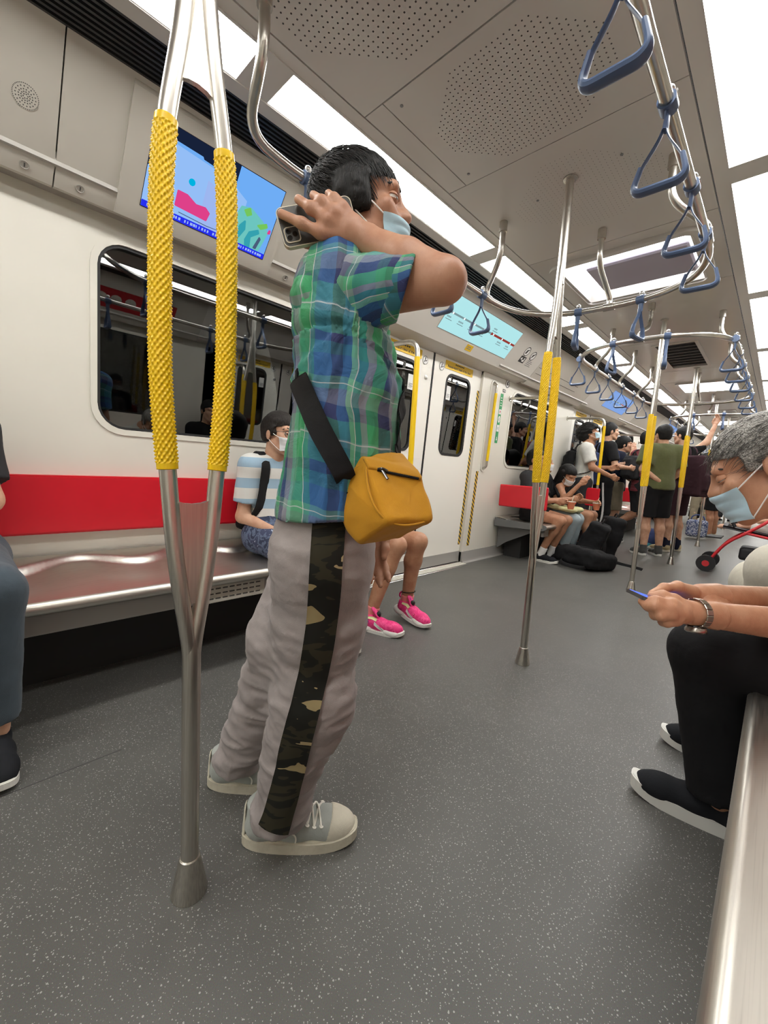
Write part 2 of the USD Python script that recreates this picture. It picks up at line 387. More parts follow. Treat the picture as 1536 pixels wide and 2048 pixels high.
obj('end_panel', box(sx(-1, 1.6), sx(1, 1.6), Y0 - .05, Y0, 0, 2.4), 'wall_white', wn)
obj('end_panel', box(sx(-1, 1.6), sx(1, 1.6), Y1, Y1 + .05, 0, 2.4), 'wall_white', wf)
tn = struct('tunnel_wall')
obj('tunnel_side', [box(-3.6, -3.5, Y0, Y1, -.5, 3.5), box(1.8, 1.9, Y0, Y1, -.5, 3.5)], 'tunnel', tn)

WIN = []
for k in range(-1, 6):
    if k == -1: continue
    a, b = DOORS[k], DOORS[k + 1]
    WIN.append((a + DH, b - DH))
WZ0, WZ1, WR = 1.03, 1.835, .11
WHW = .585
bays = [(Y0, DOORS[0] - DH)] + WIN + [(DOORS[-1] + DH, Y1)]
wno = 0
for s, W, side in ((-1, wl, 'left'), (1, wr, 'right')):
    for bi, (a, b) in enumerate(bays):
        real = 0 < bi < len(bays) - 1
        c = (a + b) / 2 if bi != 1 else 1.045
        P = sbox(a, 0.0, b, 1.97)
        if real:
            hole = rrect(c - WHW, c + WHW, WZ0, WZ1, WR); P = P.difference(hole)
        obj('wall_panel', lean(yz(P, sx(s, DW), sx(s, DW + .05)), s), 'wall_white', W)
        # soft rounded return towards the soffit
        obj('soffit', profile(s, [(1.20, 1.955), (1.31, 1.948), (1.365, 1.925), (1.385, 1.885), (1.40, 1.885), (1.40, 2.0), (1.20, 2.0)], a, b), 'lip_grey', W)
        if real:
            wno += 1
            w = struct(f'window_{wno}', label=f'dark rounded train window above the {side} bench, bay {ORD[bi - 1]} from the camera')
            ring = rrect(c - WHW - .022, c + WHW + .022, WZ0 - .022, WZ1 + .022, WR + .022).difference(rrect(c - WHW + .004, c + WHW - .004, WZ0 + .004, WZ1 - .004, WR))
            obj('window_frame', lean(yz(ring, sx(s, DW - .006), sx(s, DW + .004)), s), 'wall_white', w)
            gk = rrect(c - WHW, c + WHW, WZ0, WZ1, WR).difference(rrect(c - WHW + .016, c + WHW - .016, WZ0 + .016, WZ1 - .016, WR - .014))
            obj('gasket', lean(yz(gk, sx(s, DW + .002), sx(s, DW + .04)), s), 'black_rubber', w)
            obj('pane', lean(yz(rrect(c - WHW + .01, c + WHW - .01, WZ0 + .01, WZ1 - .01, WR - .01), sx(s, DW + .018), sx(s, DW + .022)), s), 'window_glass', w, smooth=False)
    # baseboard strips, leaving the doorways free
    bb = struct('baseboard_left' if s < 0 else 'baseboard_right')
    for a, b in bays:
        obj('kick_strip', box(sx(s, DW - .012), sx(s, DW + .03), a, b, 0, .115, .004), 'grey_paint', bb)
        obj('kick_cove', profile(s, [(DW - .012, .115), (DW - .012, 0), (DW - .05, 0), (DW - .025, .012), (DW - .016, .03)], a, b), 'grey_paint', bb)
    # bulkhead panels: a joint every so often
    ys = [Y0, -1.25 - .9, -1.25 + .95, .305, 1.50, 1.95]
    seg = [(Y0, -2.15, False), (-2.15, -.35, True), (-.35, .305, False), (.305, 1.46, False), (1.46, 1.93, False)]
    for d in DOORS[1:]:
        seg += [(d - .925, d + 1.40, True), (d + 1.40, d + 3.045, False)] if d < 20 else [(d - .925, Y1, True)]
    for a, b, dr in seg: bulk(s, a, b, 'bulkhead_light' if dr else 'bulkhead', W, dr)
# doors
DD = 1.492
for s, side in ((-1, 'left'), (1, 'right')):
    for di, yc in enumerate(DOORS):
        if s > 0 and di: yc += .25
        n = di + 1 + (len(DOORS) if s > 0 else 0)
        d = struct(f'door_{n}', label=f'white double sliding door on the {side} side, ' + ('behind the camera' if di == 0 else f'{ORD[di - 1]} ahead of the camera'))
        for q in (-1, 1):
            y0, y1 = (yc - DH - .03, yc - .006) if q < 0 else (yc + .006, yc + DH + .03)
            w0, w1 = (yc - .60, yc - .20) if q < 0 else (yc + .20, yc + .60)
            hole = rrect(w0, w1, 1.075, 1.80, .085)
            lf = obj('door_leaf', lean(yz(sbox(y0, .12, y1, 1.93).difference(hole), sx(s, DD), sx(s, DD + .03)), s), 'door_white', d)
            obj('kick_plate', lean(box(sx(s, DD - .003), sx(s, DD + .03), y0, y1, .012, .12), s), 'grey_paint', d)
            gk = hole.difference(rrect(w0 + .022, w1 - .022, 1.097, 1.778, .065))
            obj('gasket', lean(yz(gk, sx(s, DD - .003), sx(s, DD + .02)), s), 'black_rubber', d)
            obj('pane', lean(yz(rrect(w0 + .01, w1 - .01, 1.085, 1.79, .075), sx(s, DD + .008), sx(s, DD + .012)), s), 'window_glass', d, smooth=False)
            obj('edge_seal', lean(box(sx(s, DD - .004), sx(s, DD + .02), yc + q * .001, yc + q * .010, .02, 1.93), s), 'black_rubber', d)
            if di <= 3:
                hz0, hz1 = (yc - DH + .006, yc - DH + .042) if q < 0 else (yc + DH - .042, yc + DH - .006)
                obj('hazard_strip', lean(box(sx(s, DD - .002), sx(s, DD), hz0, hz1, .19, 1.73), s), 'hazard', d)
                # yellow warning sticker with dark lettering
                st = lambda y, z, h=0: A3(sx(s, DD - .0025 - h - LEAN * (z - .1)), y, z)
                U = A3(0, 1, 0) * (1 if s < 0 else -1); V = A3(-s * LEAN, 0, 1) / math.hypot(1, LEAN)
                sy0, sy1 = (yc - .60, yc - .17) if q < 0 else (yc + .17, yc + .60)
                cc = (sy0 + sy1) / 2
                k = obj('warning_sticker', inplane(extr(rrect(-.22, .22, -.035, .035, .006), .001), st(cc, 1.862), U, V), 'yellow_sticker', d)
                if di in (1, 2):
                    obj('sticker_text', inplane(text('Please stand clear of the door', .019, .0005, True), st(cc, 1.853, .0012), U, V), 'ink', k)
                    obj('sticker_text', inplane(join([extr(sbox(-.07 + .024 * j, -.006, -.053 + .024 * j, .006), .0005) for j in range(6)]), st(cc, 1.883, .0012), U, V), 'ink', k)
                # white prohibition notice on the pane
                pc = yc + q * .262
                k = obj('notice', inplane(extr(rrect(-.034, .034, -.06, .06, .004), .001), A3(sx(s, DD + .006 - LEAN * 1.53), pc, 1.63), U, V), 'sticker_white', d)
                o = A3(sx(s, DD + .0045 - LEAN * 1.53), pc, 1.655)
                obj('notice_symbol', inplane(extr(Point(0, 0).buffer(.026).difference(Point(0, 0).buffer(.021)), .0006), o, U, V), 'ink_red', k)
                obj('notice_symbol', inplane(join([extr(sbox(-.006, -.014, .003, .006), .0006), extr(Point(-.001, .011).buffer(.005), .0006), extr(sbox(.003, -.002, .012, .001), .0006)]), o, U, V), 'ink', k)
                obj('notice_text', inplane(join([extr(sbox(-.024, -.010 - .009 * j, .024 - .006 * (j % 2), -.006 - .009 * j), .0006) for j in range(4)]), o - A3(0, 0, .03), U, V), 'ink_grey', k)
                # round hand-pinch warning beside the seam, small round button
                o = st(yc + q * .115, 1.83)
                k = obj('round_decal', inplane(extr(Point(0, 0).buffer(.034), .0008), o, U, V), 'sticker_white', d)
                obj('decal_symbol', inplane(join([extr(Point(0, 0).buffer(.034).difference(Point(0, 0).buffer(.031)), .0006), extr(Polygon([(-.004, .026), (.006, .022), (.001, -.004), (-.010, -.018), (-.015, -.012), (-.007, .0)]), .0006), extr(Polygon([(.006, -.002), (.02, .008), (.022, .002), (.008, -.012)]), .0006)]), o - A3(s * .001, 0, 0), U, V), 'ink', k)
                if q < 0: obj('lock_cover', inplane(lathe([(0, 0), (.017, 0), (.017, .004), (.012, .006), (.004, .006), (.004, .003), (0, .003)], (0, 0, 0), 20), st(yc + q * .085, 1.70), U, V), 'clip_metal', d)
        # threshold: white plates with grooves
        if di < 4:
            for j in range(5):
                obj('threshold_rib', box(sx(s, 1.36 + .03 * j), sx(s, 1.383 + .03 * j), yc - DH, yc + DH, 0, .006, .002), 'clip_metal' if j in (0, 4) else 'wall_white', d)
        obj('door_header', lean(box(sx(s, 1.40), sx(s, 1.53), yc - DH - .02, yc + DH + .02, 1.965, 2.0), s), 'lip_grey', d)
# ================================================================== FITTINGS
# ---- split grab poles (base, tube, two branches with studded grips, tube to the ceiling)
def studded(P, r, h, pitch, na):
    """grip sleeve along P: a tube covered with small pyramids"""
    s = np.r_[0, np.cumsum(np.linalg.norm(np.diff(P, axis=0), axis=1))]; L = s[-1]
    nl = int(round(L / pitch)); q = 5
    ss = np.linspace(0, L, nl * q + 1); Q = np.stack([np.interp(ss, s, P[:, k]) for k in range(3)], 1)
    T, N, B = frames(Q); m = na * 6; a = np.arange(m) / m * 2 * PI
    u = np.arange(m) / 6; vv = np.arange(nl * q + 1) / q
    H = h * (.5 + .5 * np.cos(2 * PI * u[None]) * np.cos(PI * vv)[:, None]) ** 2.4
    edge = np.clip(np.minimum(ss, L - ss) / .012, 0, 1)[:, None]; H = H * (edge >= 1) + h * .4 * (edge < 1)
    R = r + H
    V = Q[:, None] + R[..., None] * (np.cos(a)[None, :, None] * N[:, None] + np.sin(a)[None, :, None] * B[:, None])
    g = grid(V, True); k = len(g.vertices)
    V2 = np.vstack([g.vertices, Q[0], Q[-1]]); j = np.arange(m); j2 = (j + 1) % m; o = (len(Q) - 1) * m
    F = np.vstack([g.faces, np.stack([np.full(m, k), j2, j], -1), np.stack([np.full(m, k + 1), o + j, o + j2], -1)])
    return tri(V2, F)
def branch(q):
    return spline([(0, q * .0015, .515), (0, q * .0045, .55), (0, q * .0150, .62), (0, q * .032, .74), (0, q * .046, .90), (0, q * .058, 1.06), (0, q * .060, 1.20), (0, q * .059, 1.34), (0, q * .049, 1.50), (0, q * .030, 1.62), (0, q * .0165, 1.74), (0, q * .007, 1.88)], 7)
def make_pole(label):
    t = thing('grab_pole', label, 'pole', (0, 0, 0), 'split grab poles along the middle of the car')
    obj('base_cone', lathe([(.036, 0), (.0365, .004), (.031, .03), (.0225, .074), (.0205, .082), (.0185, .084)], (0, 0, 0), 28), 'steel_pole', t, local=True)
    obj('lower_tube', tube([(0, 0, .078), (0, 0, .30), (0, 0, .535), (0, 0, .60)], [.0178, .0178, .0178, .010], 24), 'steel_pole', t, local=True)
    obj('upper_tube', tube([(0, 0, 1.80), (0, 0, ZC - .001)], .0178, 24), 'steel_pole', t, local=True)
    obj('ceiling_collar', lathe([(.030, ZC - .001), (.030, ZC - .006), (.019, ZC - .010)][::-1], (0, 0, 0), 24), 'steel_pole', t, local=True)
    for q in (-1, 1):
        P = branch(q)
        obj('branch_tube', tube(P, .0150, 18), 'steel_pole', t, local=True)
        k = (P[:, 2] > .893) & (P[:, 2] < 1.50)
        obj('yellow_grip', studded(P[k], .0168, .0036, .0066, 12), 'yellow_grip', t, local=True, smooth=True)
    b = branch(1)
    z = np.linspace(.64, .86, 10); y = np.interp(z, b[:, 2], b[:, 1]); top = [(0, .842)]
    W = Polygon([(-y_, z_) for y_, z_ in zip(y, z)] + [(y[-1] * math.cos(a), .86 - .5 * y[-1] * math.sin(a)) for a in np.linspace(PI, 0, 9)[1:-1]] + [(y_, z_) for y_, z_ in zip(y[::-1], z[::-1])])
    obj('web_plate', yz(W.buffer(0), -.005, .005), 'steel_pole', t, local=True)
    z = np.linspace(1.80, 1.545, 12); y = np.interp(z, b[:, 2], b[:, 1])
    W = Polygon([(-y_, z_) for y_, z_ in zip(y, z)] + [(y[-1] * math.cos(a), 1.545 + .7 * y[-1] * math.sin(a)) for a in np.linspace(PI, 0, 9)[1:-1]] + [(y_, z_) for y_, z_ in zip(y[::-1], z[::-1])])
    obj('web_plate', yz(W.buffer(0), -.005, .005), 'steel_pole', t, local=True)
    return t
px = -.828
pole0 = make_pole('split grab pole with yellow studded grips nearest the camera, left of the plaid man')
pole0.GetAttribute('xformOp:translate').Set(Gf.Vec3d(-.817, .323, 0))
for y, l in ((1.944, 'split grab pole with yellow grips standing right of the door, second from the camera'), (4.03, 'split grab pole behind the phone of the grey-haired man, third from the camera'),
             (5.83, 'split grab pole in front of the green shirt and black shorts, fourth from camera'), (8.02, 'split grab pole beside the sandals of the passenger in teal, fifth from the camera'),
             (10.0, 'split grab pole far down the car, sixth from the camera'), (12.0, 'split grab pole far down the car, seventh from the camera'), (14.0, 'split grab pole far down the car, eighth from the camera')):
    dup(pole0, 'grab_pole', (px, y, 0), l)

# ---- overhead handrails
RZ, RW, RR = 1.93, .503, .0165
def arc_end(yc, ye, n=14):
    """half loop from +x to -x around the end at ye, straight part starting at yc"""
    a = np.linspace(0, PI, 2 * n + 1); c, s_ = np.cos(a), np.sin(a)
    e = .82
    return np.stack([XC + RW * np.sign(c) * np.abs(c) ** e, yc + (ye - yc) * np.abs(s_) ** e, np.full(len(a), RZ)], 1)
def stanchion(par, x0, y0, x1, y1, lean_y=0):
    top = A3(x0, y0, ZC); bot = A3(x1, y1, RZ)
    obj('stanchion', tube(rounded([top, top - (0, 0, .17), bot + (0, 0, .05) + (bot - top) * (.0, .0, 0), bot], .07, 7), .0145, 14), 'steel_rail', par)
    obj('ceiling_cup', tube([top + (0, 0, .002), top - (0, 0, .05)], .021, 18), 'steel_rail', par)
    d = bot - top; ax = A3(0, 1, 0) if abs(x1 - x0) > .02 else A3(1, 0, 0)
    obj('rail_clamp', tube([bot - ax * .03, bot + ax * .03], .021, 14), 'steel_rail', par)
lp = thing('handrail_loop', 'stainless overhead handrail curving across the car above the man in plaid', 'handrail', (XC, 1.7, RZ))
E1 = arc_end(2.16, 2.67)
for_left = rounded([(XC - .37, .66, ZC), (XC - .37, .662, 2.10), (XC - .535, .70, 1.975), (XC - .510, .86, 1.934), (XC - RW, 1.05, RZ), (XC - RW, 2.16, RZ)], [0, .07, .09, .05, .1, 0], 8)
for_right = for_left * A3(-1, 1, 1) + A3(2 * XC, 0, 0)
obj('rail', tube(np.vstack([for_right, E1[1:-1], for_left[::-1]]), RR, 16), 'steel_rail', lp)
for s in (-1, 1):
    stanchion(lp, sx(s, .375), 2.06, sx(s, RW), 2.16)
    obj('ceiling_cup', tube([A3(sx(s, .37), .66, ZC + .002), A3(sx(s, .37), .66, ZC - .05)], .022, 18), 'steel_rail', lp)
stanchion(lp, XC, 2.43, XC, 2.67)
def closed_loop(y0, y1, label):
    t = thing('handrail_loop', label, 'handrail', (XC, (y0 + y1) / 2, RZ))
    A = arc_end(y1 - .5, y1); B = arc_end(y0 + .5, y0)[::-1]
    obj('rail', tube(np.vstack([A, B]), RR, 12, closed=True), 'steel_rail', t)
    stanchion(t, XC, y0 + .24, XC, y0); stanchion(t, XC, y1 - .24, XC, y1)
    for s in (-1, 1):
        for y in (y0 + .72, (y0 + y1) / 2, y1 - .72): stanchion(t, sx(s, .375), y - .05, sx(s, RW), y)
closed_loop(3.38, 6.35, 'long oval overhead handrail past the second door, crowded with blue straps')
closed_loop(7.32, 10.3, 'oval overhead handrail beyond the standing crowd')
closed_loop(11.3, 14.3, 'far oval overhead handrail deep in the car')

# ---- hanging straps
def make_strap(label, g):
    t = thing('hanging_strap', label, 'strap', (0, 0, 0), g)
    obj('collar', tube([(0, -.020, 0), (0, .020, 0)], .0225, 18), 'strap_blue', t, local=True)
    obj('clip', [trimesh.creation.icosphere(2, .013).apply_translation((0, 0, .033)), tube([(0, 0, .015), (0, 0, .034)], .009, 10), tube([(.017, -.012, .016), (.017, .012, .016)], .006, 8)], 'clip_metal', t, local=True)
    def band(P, w, th):
        P = np.asarray(P, float); return tube(P, w, 8, r2=th, N0=A3(0, 1, 0))
    obj('webbing', [band(spline([(0, 0, -.015), (.002, 0, -.04), (0, 0, -.066)], 4), .0135, .007)] +
        [band(spline([(q * .003, 0, -.058), (q * .012, 0, -.085), (q * .034, 0, -.122), (q * .050, 0, -.153)], 5), .0095, .0028) for q in (-1, 1)], 'strap_blue', t, local=True)
    H = rounded([(-.048, 0, -.140), (-.066, 0, -.205), (.066, 0, -.205), (.048, 0, -.140)], .034, 8)
    w = np.interp(np.linspace(0, 1, len(H)), [0, .3, .7, 1], [.011, .0165, .0165, .011])
    obj('handle', tube(H, w, 10, r2=w * .62, N0=A3(0, 1, 0)), 'strap_blue', t, local=True)
    return t
strap0 = None
def strap(x, y, label, g, rz=0):
    global strap0
    if strap0 is None:
        strap0 = make_strap(label, g); strap0.GetAttribute('xformOp:translate').Set(Gf.Vec3d(x, y, RZ)); return
    dup(strap0, 'hanging_strap', (x, y, RZ), label, rz, g)
G1, G2 = 'straps on the nearest handrail', 'straps on the second handrail loop'
for i, y in enumerate((.93, 1.348, 1.764, 2.12)):
    strap(sx(1, RW), y, f'blue hanging strap on the right side of the nearest handrail, {ORD[i]} from the camera', G1)
def on_end(yc, ye, x):
    A = arc_end(yc, ye, 60); i = np.argmin(abs(A[:, 0] - x)); d = A[i + 1] - A[i - 1]; return A[i, 0], A[i, 1], math.atan2(d[1], d[0]) - PI / 2
for x, l in ((-.668, 'blue strap seen edge-on on the curved handrail end, below the lit ceiling recess'), (-1.0, 'blue strap seen edge-on just right of the second pole, on the curved handrail')):
    X_, Y_, r = on_end(2.16, 2.67, x); strap(X_, Y_, l, G1, r)
for y, l in ((2.11, 'blue hanging strap in front of the route map screen'), (1.75, 'blue hanging strap half hidden by the elbow of the man in plaid'), (.915, 'blue hanging strap mostly hidden behind the head of the man in plaid')):
    strap(sx(-1, RW), y, l, G1)
for x, l in ((-.668, 'blue hanging strap on the near end of the second handrail loop, right of its middle'), (-1.0, 'blue hanging strap on the near end of the second handrail loop, left of its middle')):
    X_, Y_, r = on_end(3.88, 3.38, x); strap(X_, Y_, l, G2, r)
for s, side in ((-1, 'left'), (1, 'right')):
    for i, y in enumerate((3.69, 4.09, 4.50, 4.99, 5.46, 5.9)):
        strap(sx(s, RW), y, f'blue strap on the {side} side of the second handrail loop, {ORD[i]} in its row', G2)
for lo, w in ((7.32, 'third'), (11.3, 'fourth')):
    for s, side in ((-1, 'left'), (1, 'right')):
        for i in range(5):
            strap(sx(s, RW), lo + .4 + .5 * i, f'small blue strap on the {side} side of the {w} handrail loop, {ORD[i]} in row', f'straps on the {w} handrail loop')
    for x, l in ((-.668, 'right'), (-1.0, 'left')):
        X_, Y_, r = on_end(lo + .5, lo, x); strap(X_, Y_, f'small blue strap on the near end of the {w} handrail loop, {l} one', f'straps on the {w} handrail loop', r)

# ---- benches: dimpled steel pan with rolled front, riser box with grille, red back pad
BACKD, FRONTD = 1.425, .838
def bench(s, y0, y1, label, grille=None, pitch=.46, c0=.37, red=True):
    t = thing('bench_seat', label, 'bench', (sx(s, 1.1), (y0 + y1) / 2, 0))
    ny = int((y1 - y0) / .02) + 1; ys = np.linspace(y0, y1, ny)
    u = np.r_[np.linspace(0, .42, 44), np.linspace(.45, 1, 16)]
    d = BACKD + (FRONTD + .022 - BACKD) * u
    dip = np.clip(np.sin(PI * np.clip((u - .05) / .85, 0, 1)) ** 1.0, 0, 1)
    ph = np.cos(2 * PI * (ys - c0) / pitch) * .5 + .5
    u0 = .10 + .20 * (1 - ph)
    rise = np.clip((u0[:, None] - u[None]) / .065, 0, 1); rise = rise * rise * (3 - 2 * rise)
    z = .428 - .020 * np.exp(-((u - .50) / .26) ** 2)[None] * (.35 + .65 * (1 - ph))[:, None] + .026 * rise + .010 * np.clip(1 - u / .3, 0, 1)[None]
    a = np.linspace(PI / 2, -PI * .35, 10)[1:]
    dd = np.r_[d, FRONTD + .022 - .022 * np.cos(a)]; zz = np.concatenate([z, np.broadcast_to(.430 - .022 + .022 * np.sin(a), (ny, len(a)))], 1)
    P = np.stack([np.broadcast_to(sx(s, dd), zz.shape), np.broadcast_to(ys[:, None], zz.shape), zz], -1)
    obj('seat_pan', sheet(P, .004), 'steel_seat', t, smooth=50)
    for y in (y0, y1):
        obj('end_cap', xz(Polygon([(sx(s, q), w) for q, w in ((BACKD, .452), (1.3, .442), (.87, .436), (.842, .425), (.838, .408), (.846, .39), (.88, .375), (BACKD, .36))]), y - .006, y + .006), 'cap_grey', t)
    obj('riser_panel', box(sx(s, .915), sx(s, .945), y0 + (.02 if grille else .12), y1 - (.02 if grille else .12), .295, .405, .004), 'grey_paint', t)
    obj('under_box', box(sx(s, 1.20), sx(s, 1.40), y0 + .22, y1 - .22, .0, .40), 'under_black', t)
    for y in (y0 + .10, y1 - .10): obj('bracket', xz(Polygon([(sx(s, q), w) for q, w in ((BACKD, .36), (.90, .37), (.90, .345), (1.05, .32), (1.32, .18), (BACKD, .10))]), y - .012, y + .012), 'cap_grey', t)
    obj('under_shelf', box(sx(s, .945), sx(s, 1.20), y0 + .03, y1 - .03, .36, .40), 'under_black', t)
    if grille:
        g0, g1 = grille
        obj('vent_grille', box(sx(s, .905), sx(s, .918), g0, g1, .292, .376, .003), 'bulkhead', t)
        for r in range(3):
            for k in range(9):
                yy = g0 + .02 + (g1 - g0 - .04) * (k + .5) / 9; w = (g1 - g0 - .04) / 9 * .36
                obj('vent_slot', box(sx(s, .9035), sx(s, .906), yy - w, yy + w, .309 + .022 * r, .315 + .022 * r, .001), 'hole', t)
    if red:
        P = rrect(y0 + .06, y1 - .06, .565, .816, .015)
        obj('red_backrest', lean(join([yz(P, sx(s, 1.412), sx(s, 1.466)), yz(P.buffer(-.008), sx(s, 1.404), sx(s, 1.42))]), s), 'red_pad', t, label='red padded backrest strip')
    return t
bench(-1, -.33, 2.0, 'stainless bench with long red backrest, the boy in the striped shirt sits on it', (.70, 1.03))
bench(-1, 4.20, 5.86, 'steel bench past the door where three people sit eating', None, .5, 4.5, red=False)
bench(1, -.33, 2.28, 'stainless bench along the right picture edge under the grey-haired man', None, .46, .6)
bench(1, 4.20, 5.86, 'steel bench on the right wall past the door', None, .5, 4.5)
for k, y in enumerate((8.16, 12.1)):
    for s, side in ((-1, 'left'), (1, 'right')):
        bench(s, y, y + 1.66, f'steel bench far down the car on the {side} wall, {ORD[k]} of the far ones', None, .5, y + .3)

# ---- draught screens: rail from the wall bending down to a yellow post, red end pad where the photo shows one
def screen(s, y, label, pad=True, zt=1.73):
    t = thing('draught_screen', label, 'handrail', (sx(s, 1.15), y, 0))
    xp = .895
    P = rounded([(sx(s, 1.38), y, zt + .02), (sx(s, xp), y, zt), (sx(s, xp), y, .40)], .09, 8)
    obj('rail', tube(P, .0155, 16), 'steel_pole', t)
    obj('wall_flange', tube([(sx(s, 1.365), y, zt + .019), (sx(s, 1.385), y, zt + .02)], .028, 16), 'steel_pole', t)
    obj('yellow_grip', tube([(sx(s, xp), y, .87), (sx(s, xp), y, zt - .10)], .0178, 16), 'yellow_grip', t)
    if pad: obj('end_pad', box(sx(s, .86), sx(s, 1.395), y - .018, y + .018, .588, .826, .010), 'red_pad', t, label='red padded end panel of the bench')
    obj('pad_bracket', box(sx(s, .885), sx(s, .905), y - .012, y + .012, .42, .60, .003), 'steel_pole', t)
screen(-1, 2.045, 'bent grab rail with yellow post behind the plaid man, left of the door', True)
screen(-1, 4.20, 'bent grab rail with yellow post and red end panel, behind the second pole')
screen(-1, 5.87, 'bent grab rail with yellow post in front of the man in the white shirt')
screen(1, 2.33, 'bent grab rail at the end of the right-hand bench beside the grey-haired man')
screen(1, 4.20, 'bent grab rail with yellow post on the right wall past the door')
for k, y in enumerate((8.16, 9.82, 12.1)):
    screen(-1, y, f'bent grab rail with yellow post far down the left wall, {ORD[k]} of the far ones')

# ---- vertical grab bar in a recess on the door pillar
def grab_bar(s, y, label):
    t = thing('grab_bar', label, 'grab bar', (sx(s, 1.42), y, 1.4))
    ln = lambda d, z: A3(sx(s, d - LEAN * (z - .1)), y, z)
    obj('recess', lean(yz(rrect(y - .045, y + .045, .96, 1.86, .045), sx(s, DW - .002), sx(s, DW + .001)), s), 'bulkhead', t)
    rim = rrect(y - .056, y + .056, .95, 1.87, .056).difference(rrect(y - .043, y + .043, .963, 1.857, .043))
    obj('recess_rim', lean(yz(rim, sx(s, DW - .009), sx(s, DW)), s), 'wall_white', t)
    obj('bar', tube(rounded([ln(DW, .985), ln(DW - .04, 1.0), ln(DW - .04, 1.82), ln(DW, 1.84)], .03, 6), .012, 14), 'steel_pole', t)
    obj('yellow_grip', tube([ln(DW - .04, 1.06), ln(DW - .04, 1.74)], .0145, 14), 'yellow_grip', t)
for di in (1, 2):
    yc = DOORS[di]
    for s, side in ((-1, 'left'), (1, 'right')):
        grab_bar(s, yc + DH + .205, f'vertical yellow grab bar in a white recess, {side} wall, beyond the {ORD[di - 1]} door')
        # hazard tape on the lower pillar
        o = obj('hazard_strip', lean(box(sx(s, DW - .0015), sx(s, DW + .001), yc + DH + .085, yc + DH + .130, .17, .95), s), 'hazard', wl if s < 0 else wr)
        if di == 1: pass

# ---- signs on the left pillar
def on_wall(s, y, z, h=.001): return A3(sx(s, DW - h - LEAN * (z - .1)), y, z)
def wall_uv(s): return A3(0, -s, 0), A3(-s * LEAN, 0, 1) / math.hypot(1, LEAN)
U, V = wall_uv(-1)
t = thing('exit_sign', 'tall narrow green instruction sticker on the white pillar right of the door', 'sign', on_wall(-1, 4.02, 1.5))
obj('sticker', inplane(extr(rrect(-.028, .028, -.255, .255, .004), .001), on_wall(-1, 4.02, 1.515), U, V), 'sticker_green', t)
o = on_wall(-1, 4.02, 1.515, .0024)
for k, (z0, z1) in enumerate(((.045, .095), (-.045, .030), (-.135, -.065))):
    p = rrect(-.023, .023, z0, z1, .004) if k != 1 else affinity.scale(Point(0, (z0 + z1) / 2).buffer(1), .020, .036)
    q = obj('white_field', inplane(extr(p, .0006), o, U, V), 'sticker_white', t)
    if k == 0: obj('symbol', inplane(extr(Polygon([(-.006, z0 + .010), (.006, z0 + .010), (.006, z0 + .026), (.012, z0 + .026), (0, z0 + .042), (-.012, z0 + .026), (-.006, z0 + .026)]), .0005), o + A3(.0008, 0, 0), U, V), 'ink_red', q)
    else: obj('symbol', inplane(extr(Point(0, (z0 + z1) / 2).buffer(.012).difference(Point(0, (z0 + z1) / 2).buffer(.008)), .0005), o + A3(.0008, 0, 0), U, V), 'ink_grey', q)
obj('arrow', inplane(extr(Polygon([(0, -.235), (.014, -.213), (.005, -.213), (.005, -.19), (-.005, -.19), (-.005, -.213), (-.014, -.213)]), .0006), o, U, V), 'sticker_white', t)
obj('lettering', inplane(join([extr(sbox(-.016, .13 + .026 * k, .016 - .007 * (k % 2), .138 + .026 * k), .0006) for k in range(4)]), o, U, V), 'sticker_white', t)
t = thing('number_plate', 'small black door number label above the green sticker', 'sign', on_wall(-1, 4.05, 1.81))
obj('plate', inplane(extr(rrect(-.030, .030, -.014, .014, .003), .001), on_wall(-1, 4.05, 1.805), U, V), 'ink', t)
obj('lettering', inplane(join([extr(sbox(-.022 + .016 * k, -.007, -.011 + .016 * k, .007), .0005) for k in range(3)]), on_wall(-1, 4.05, 1.805, .0024), U, V), 'sticker_white', t)
t = thing('speaker_decal', 'round white warning decal high on the pillar right of the door', 'sign', on_wall(-1, 4.10, 1.90))
obj('disc', inplane(extr(Point(0, 0).buffer(.042), .001), on_wall(-1, 4.10, 1.885), U, V), 'sticker_white', t)
obj('symbol', inplane(join([extr(Point(0, 0).buffer(.042).difference(Point(0, 0).buffer(.035)), .0006), extr(sbox(-.012, -.016, .004, .012), .0006), extr(Point(.004, .018).buffer(.008), .0006), extr(sbox(.004, -.006, .018, .0), .0006)]), on_wall(-1, 4.10, 1.885, .0024), U, V), 'ink', t)

# ---- bulkhead equipment, left side
def bp(y, t, h=0.): return bplane(-1, y, t, h)
BU = A3(0, 1, 0); BV = bp(0, 1) - bp(0, 0)
def onb(poly, y, t, h, d): return inplane(extr(poly, d), bp(y, t, h), BU, BV)
spk = thing('speaker_grille', 'round perforated loudspeaker grille in the upper left wall panel', 'speaker', bp(.216, .169))
obj('plate', onb(Point(0, 0).buffer(.036, quad_segs=10), .216, .169, .0, .0012), 'bulkhead', spk)
D = []
for r, n in ((.006, 6), (.0115, 12), (.018, 16), (.026, 18), (.0335, 44)):
    for k in range(n):
        a = 2 * PI * k / n + r * 40; D.append(affinity.translate(Point(0, 0).buffer(.0019 if r < .03 else .0015, quad_segs=2), r * math.cos(a), r * math.sin(a)))
obj('grille_hole', join([onb(p, .216, .169, .0012, .0004) for p in D]), 'hole', spk, smooth=False, kind='stuff')
LU = BV; CH = A3(sx(-1, BB[0] + .05), 0, BB[1] - .04) - A3(sx(-1, BB[0]), 0, BB[1]); CH /= np.linalg.norm(CH)
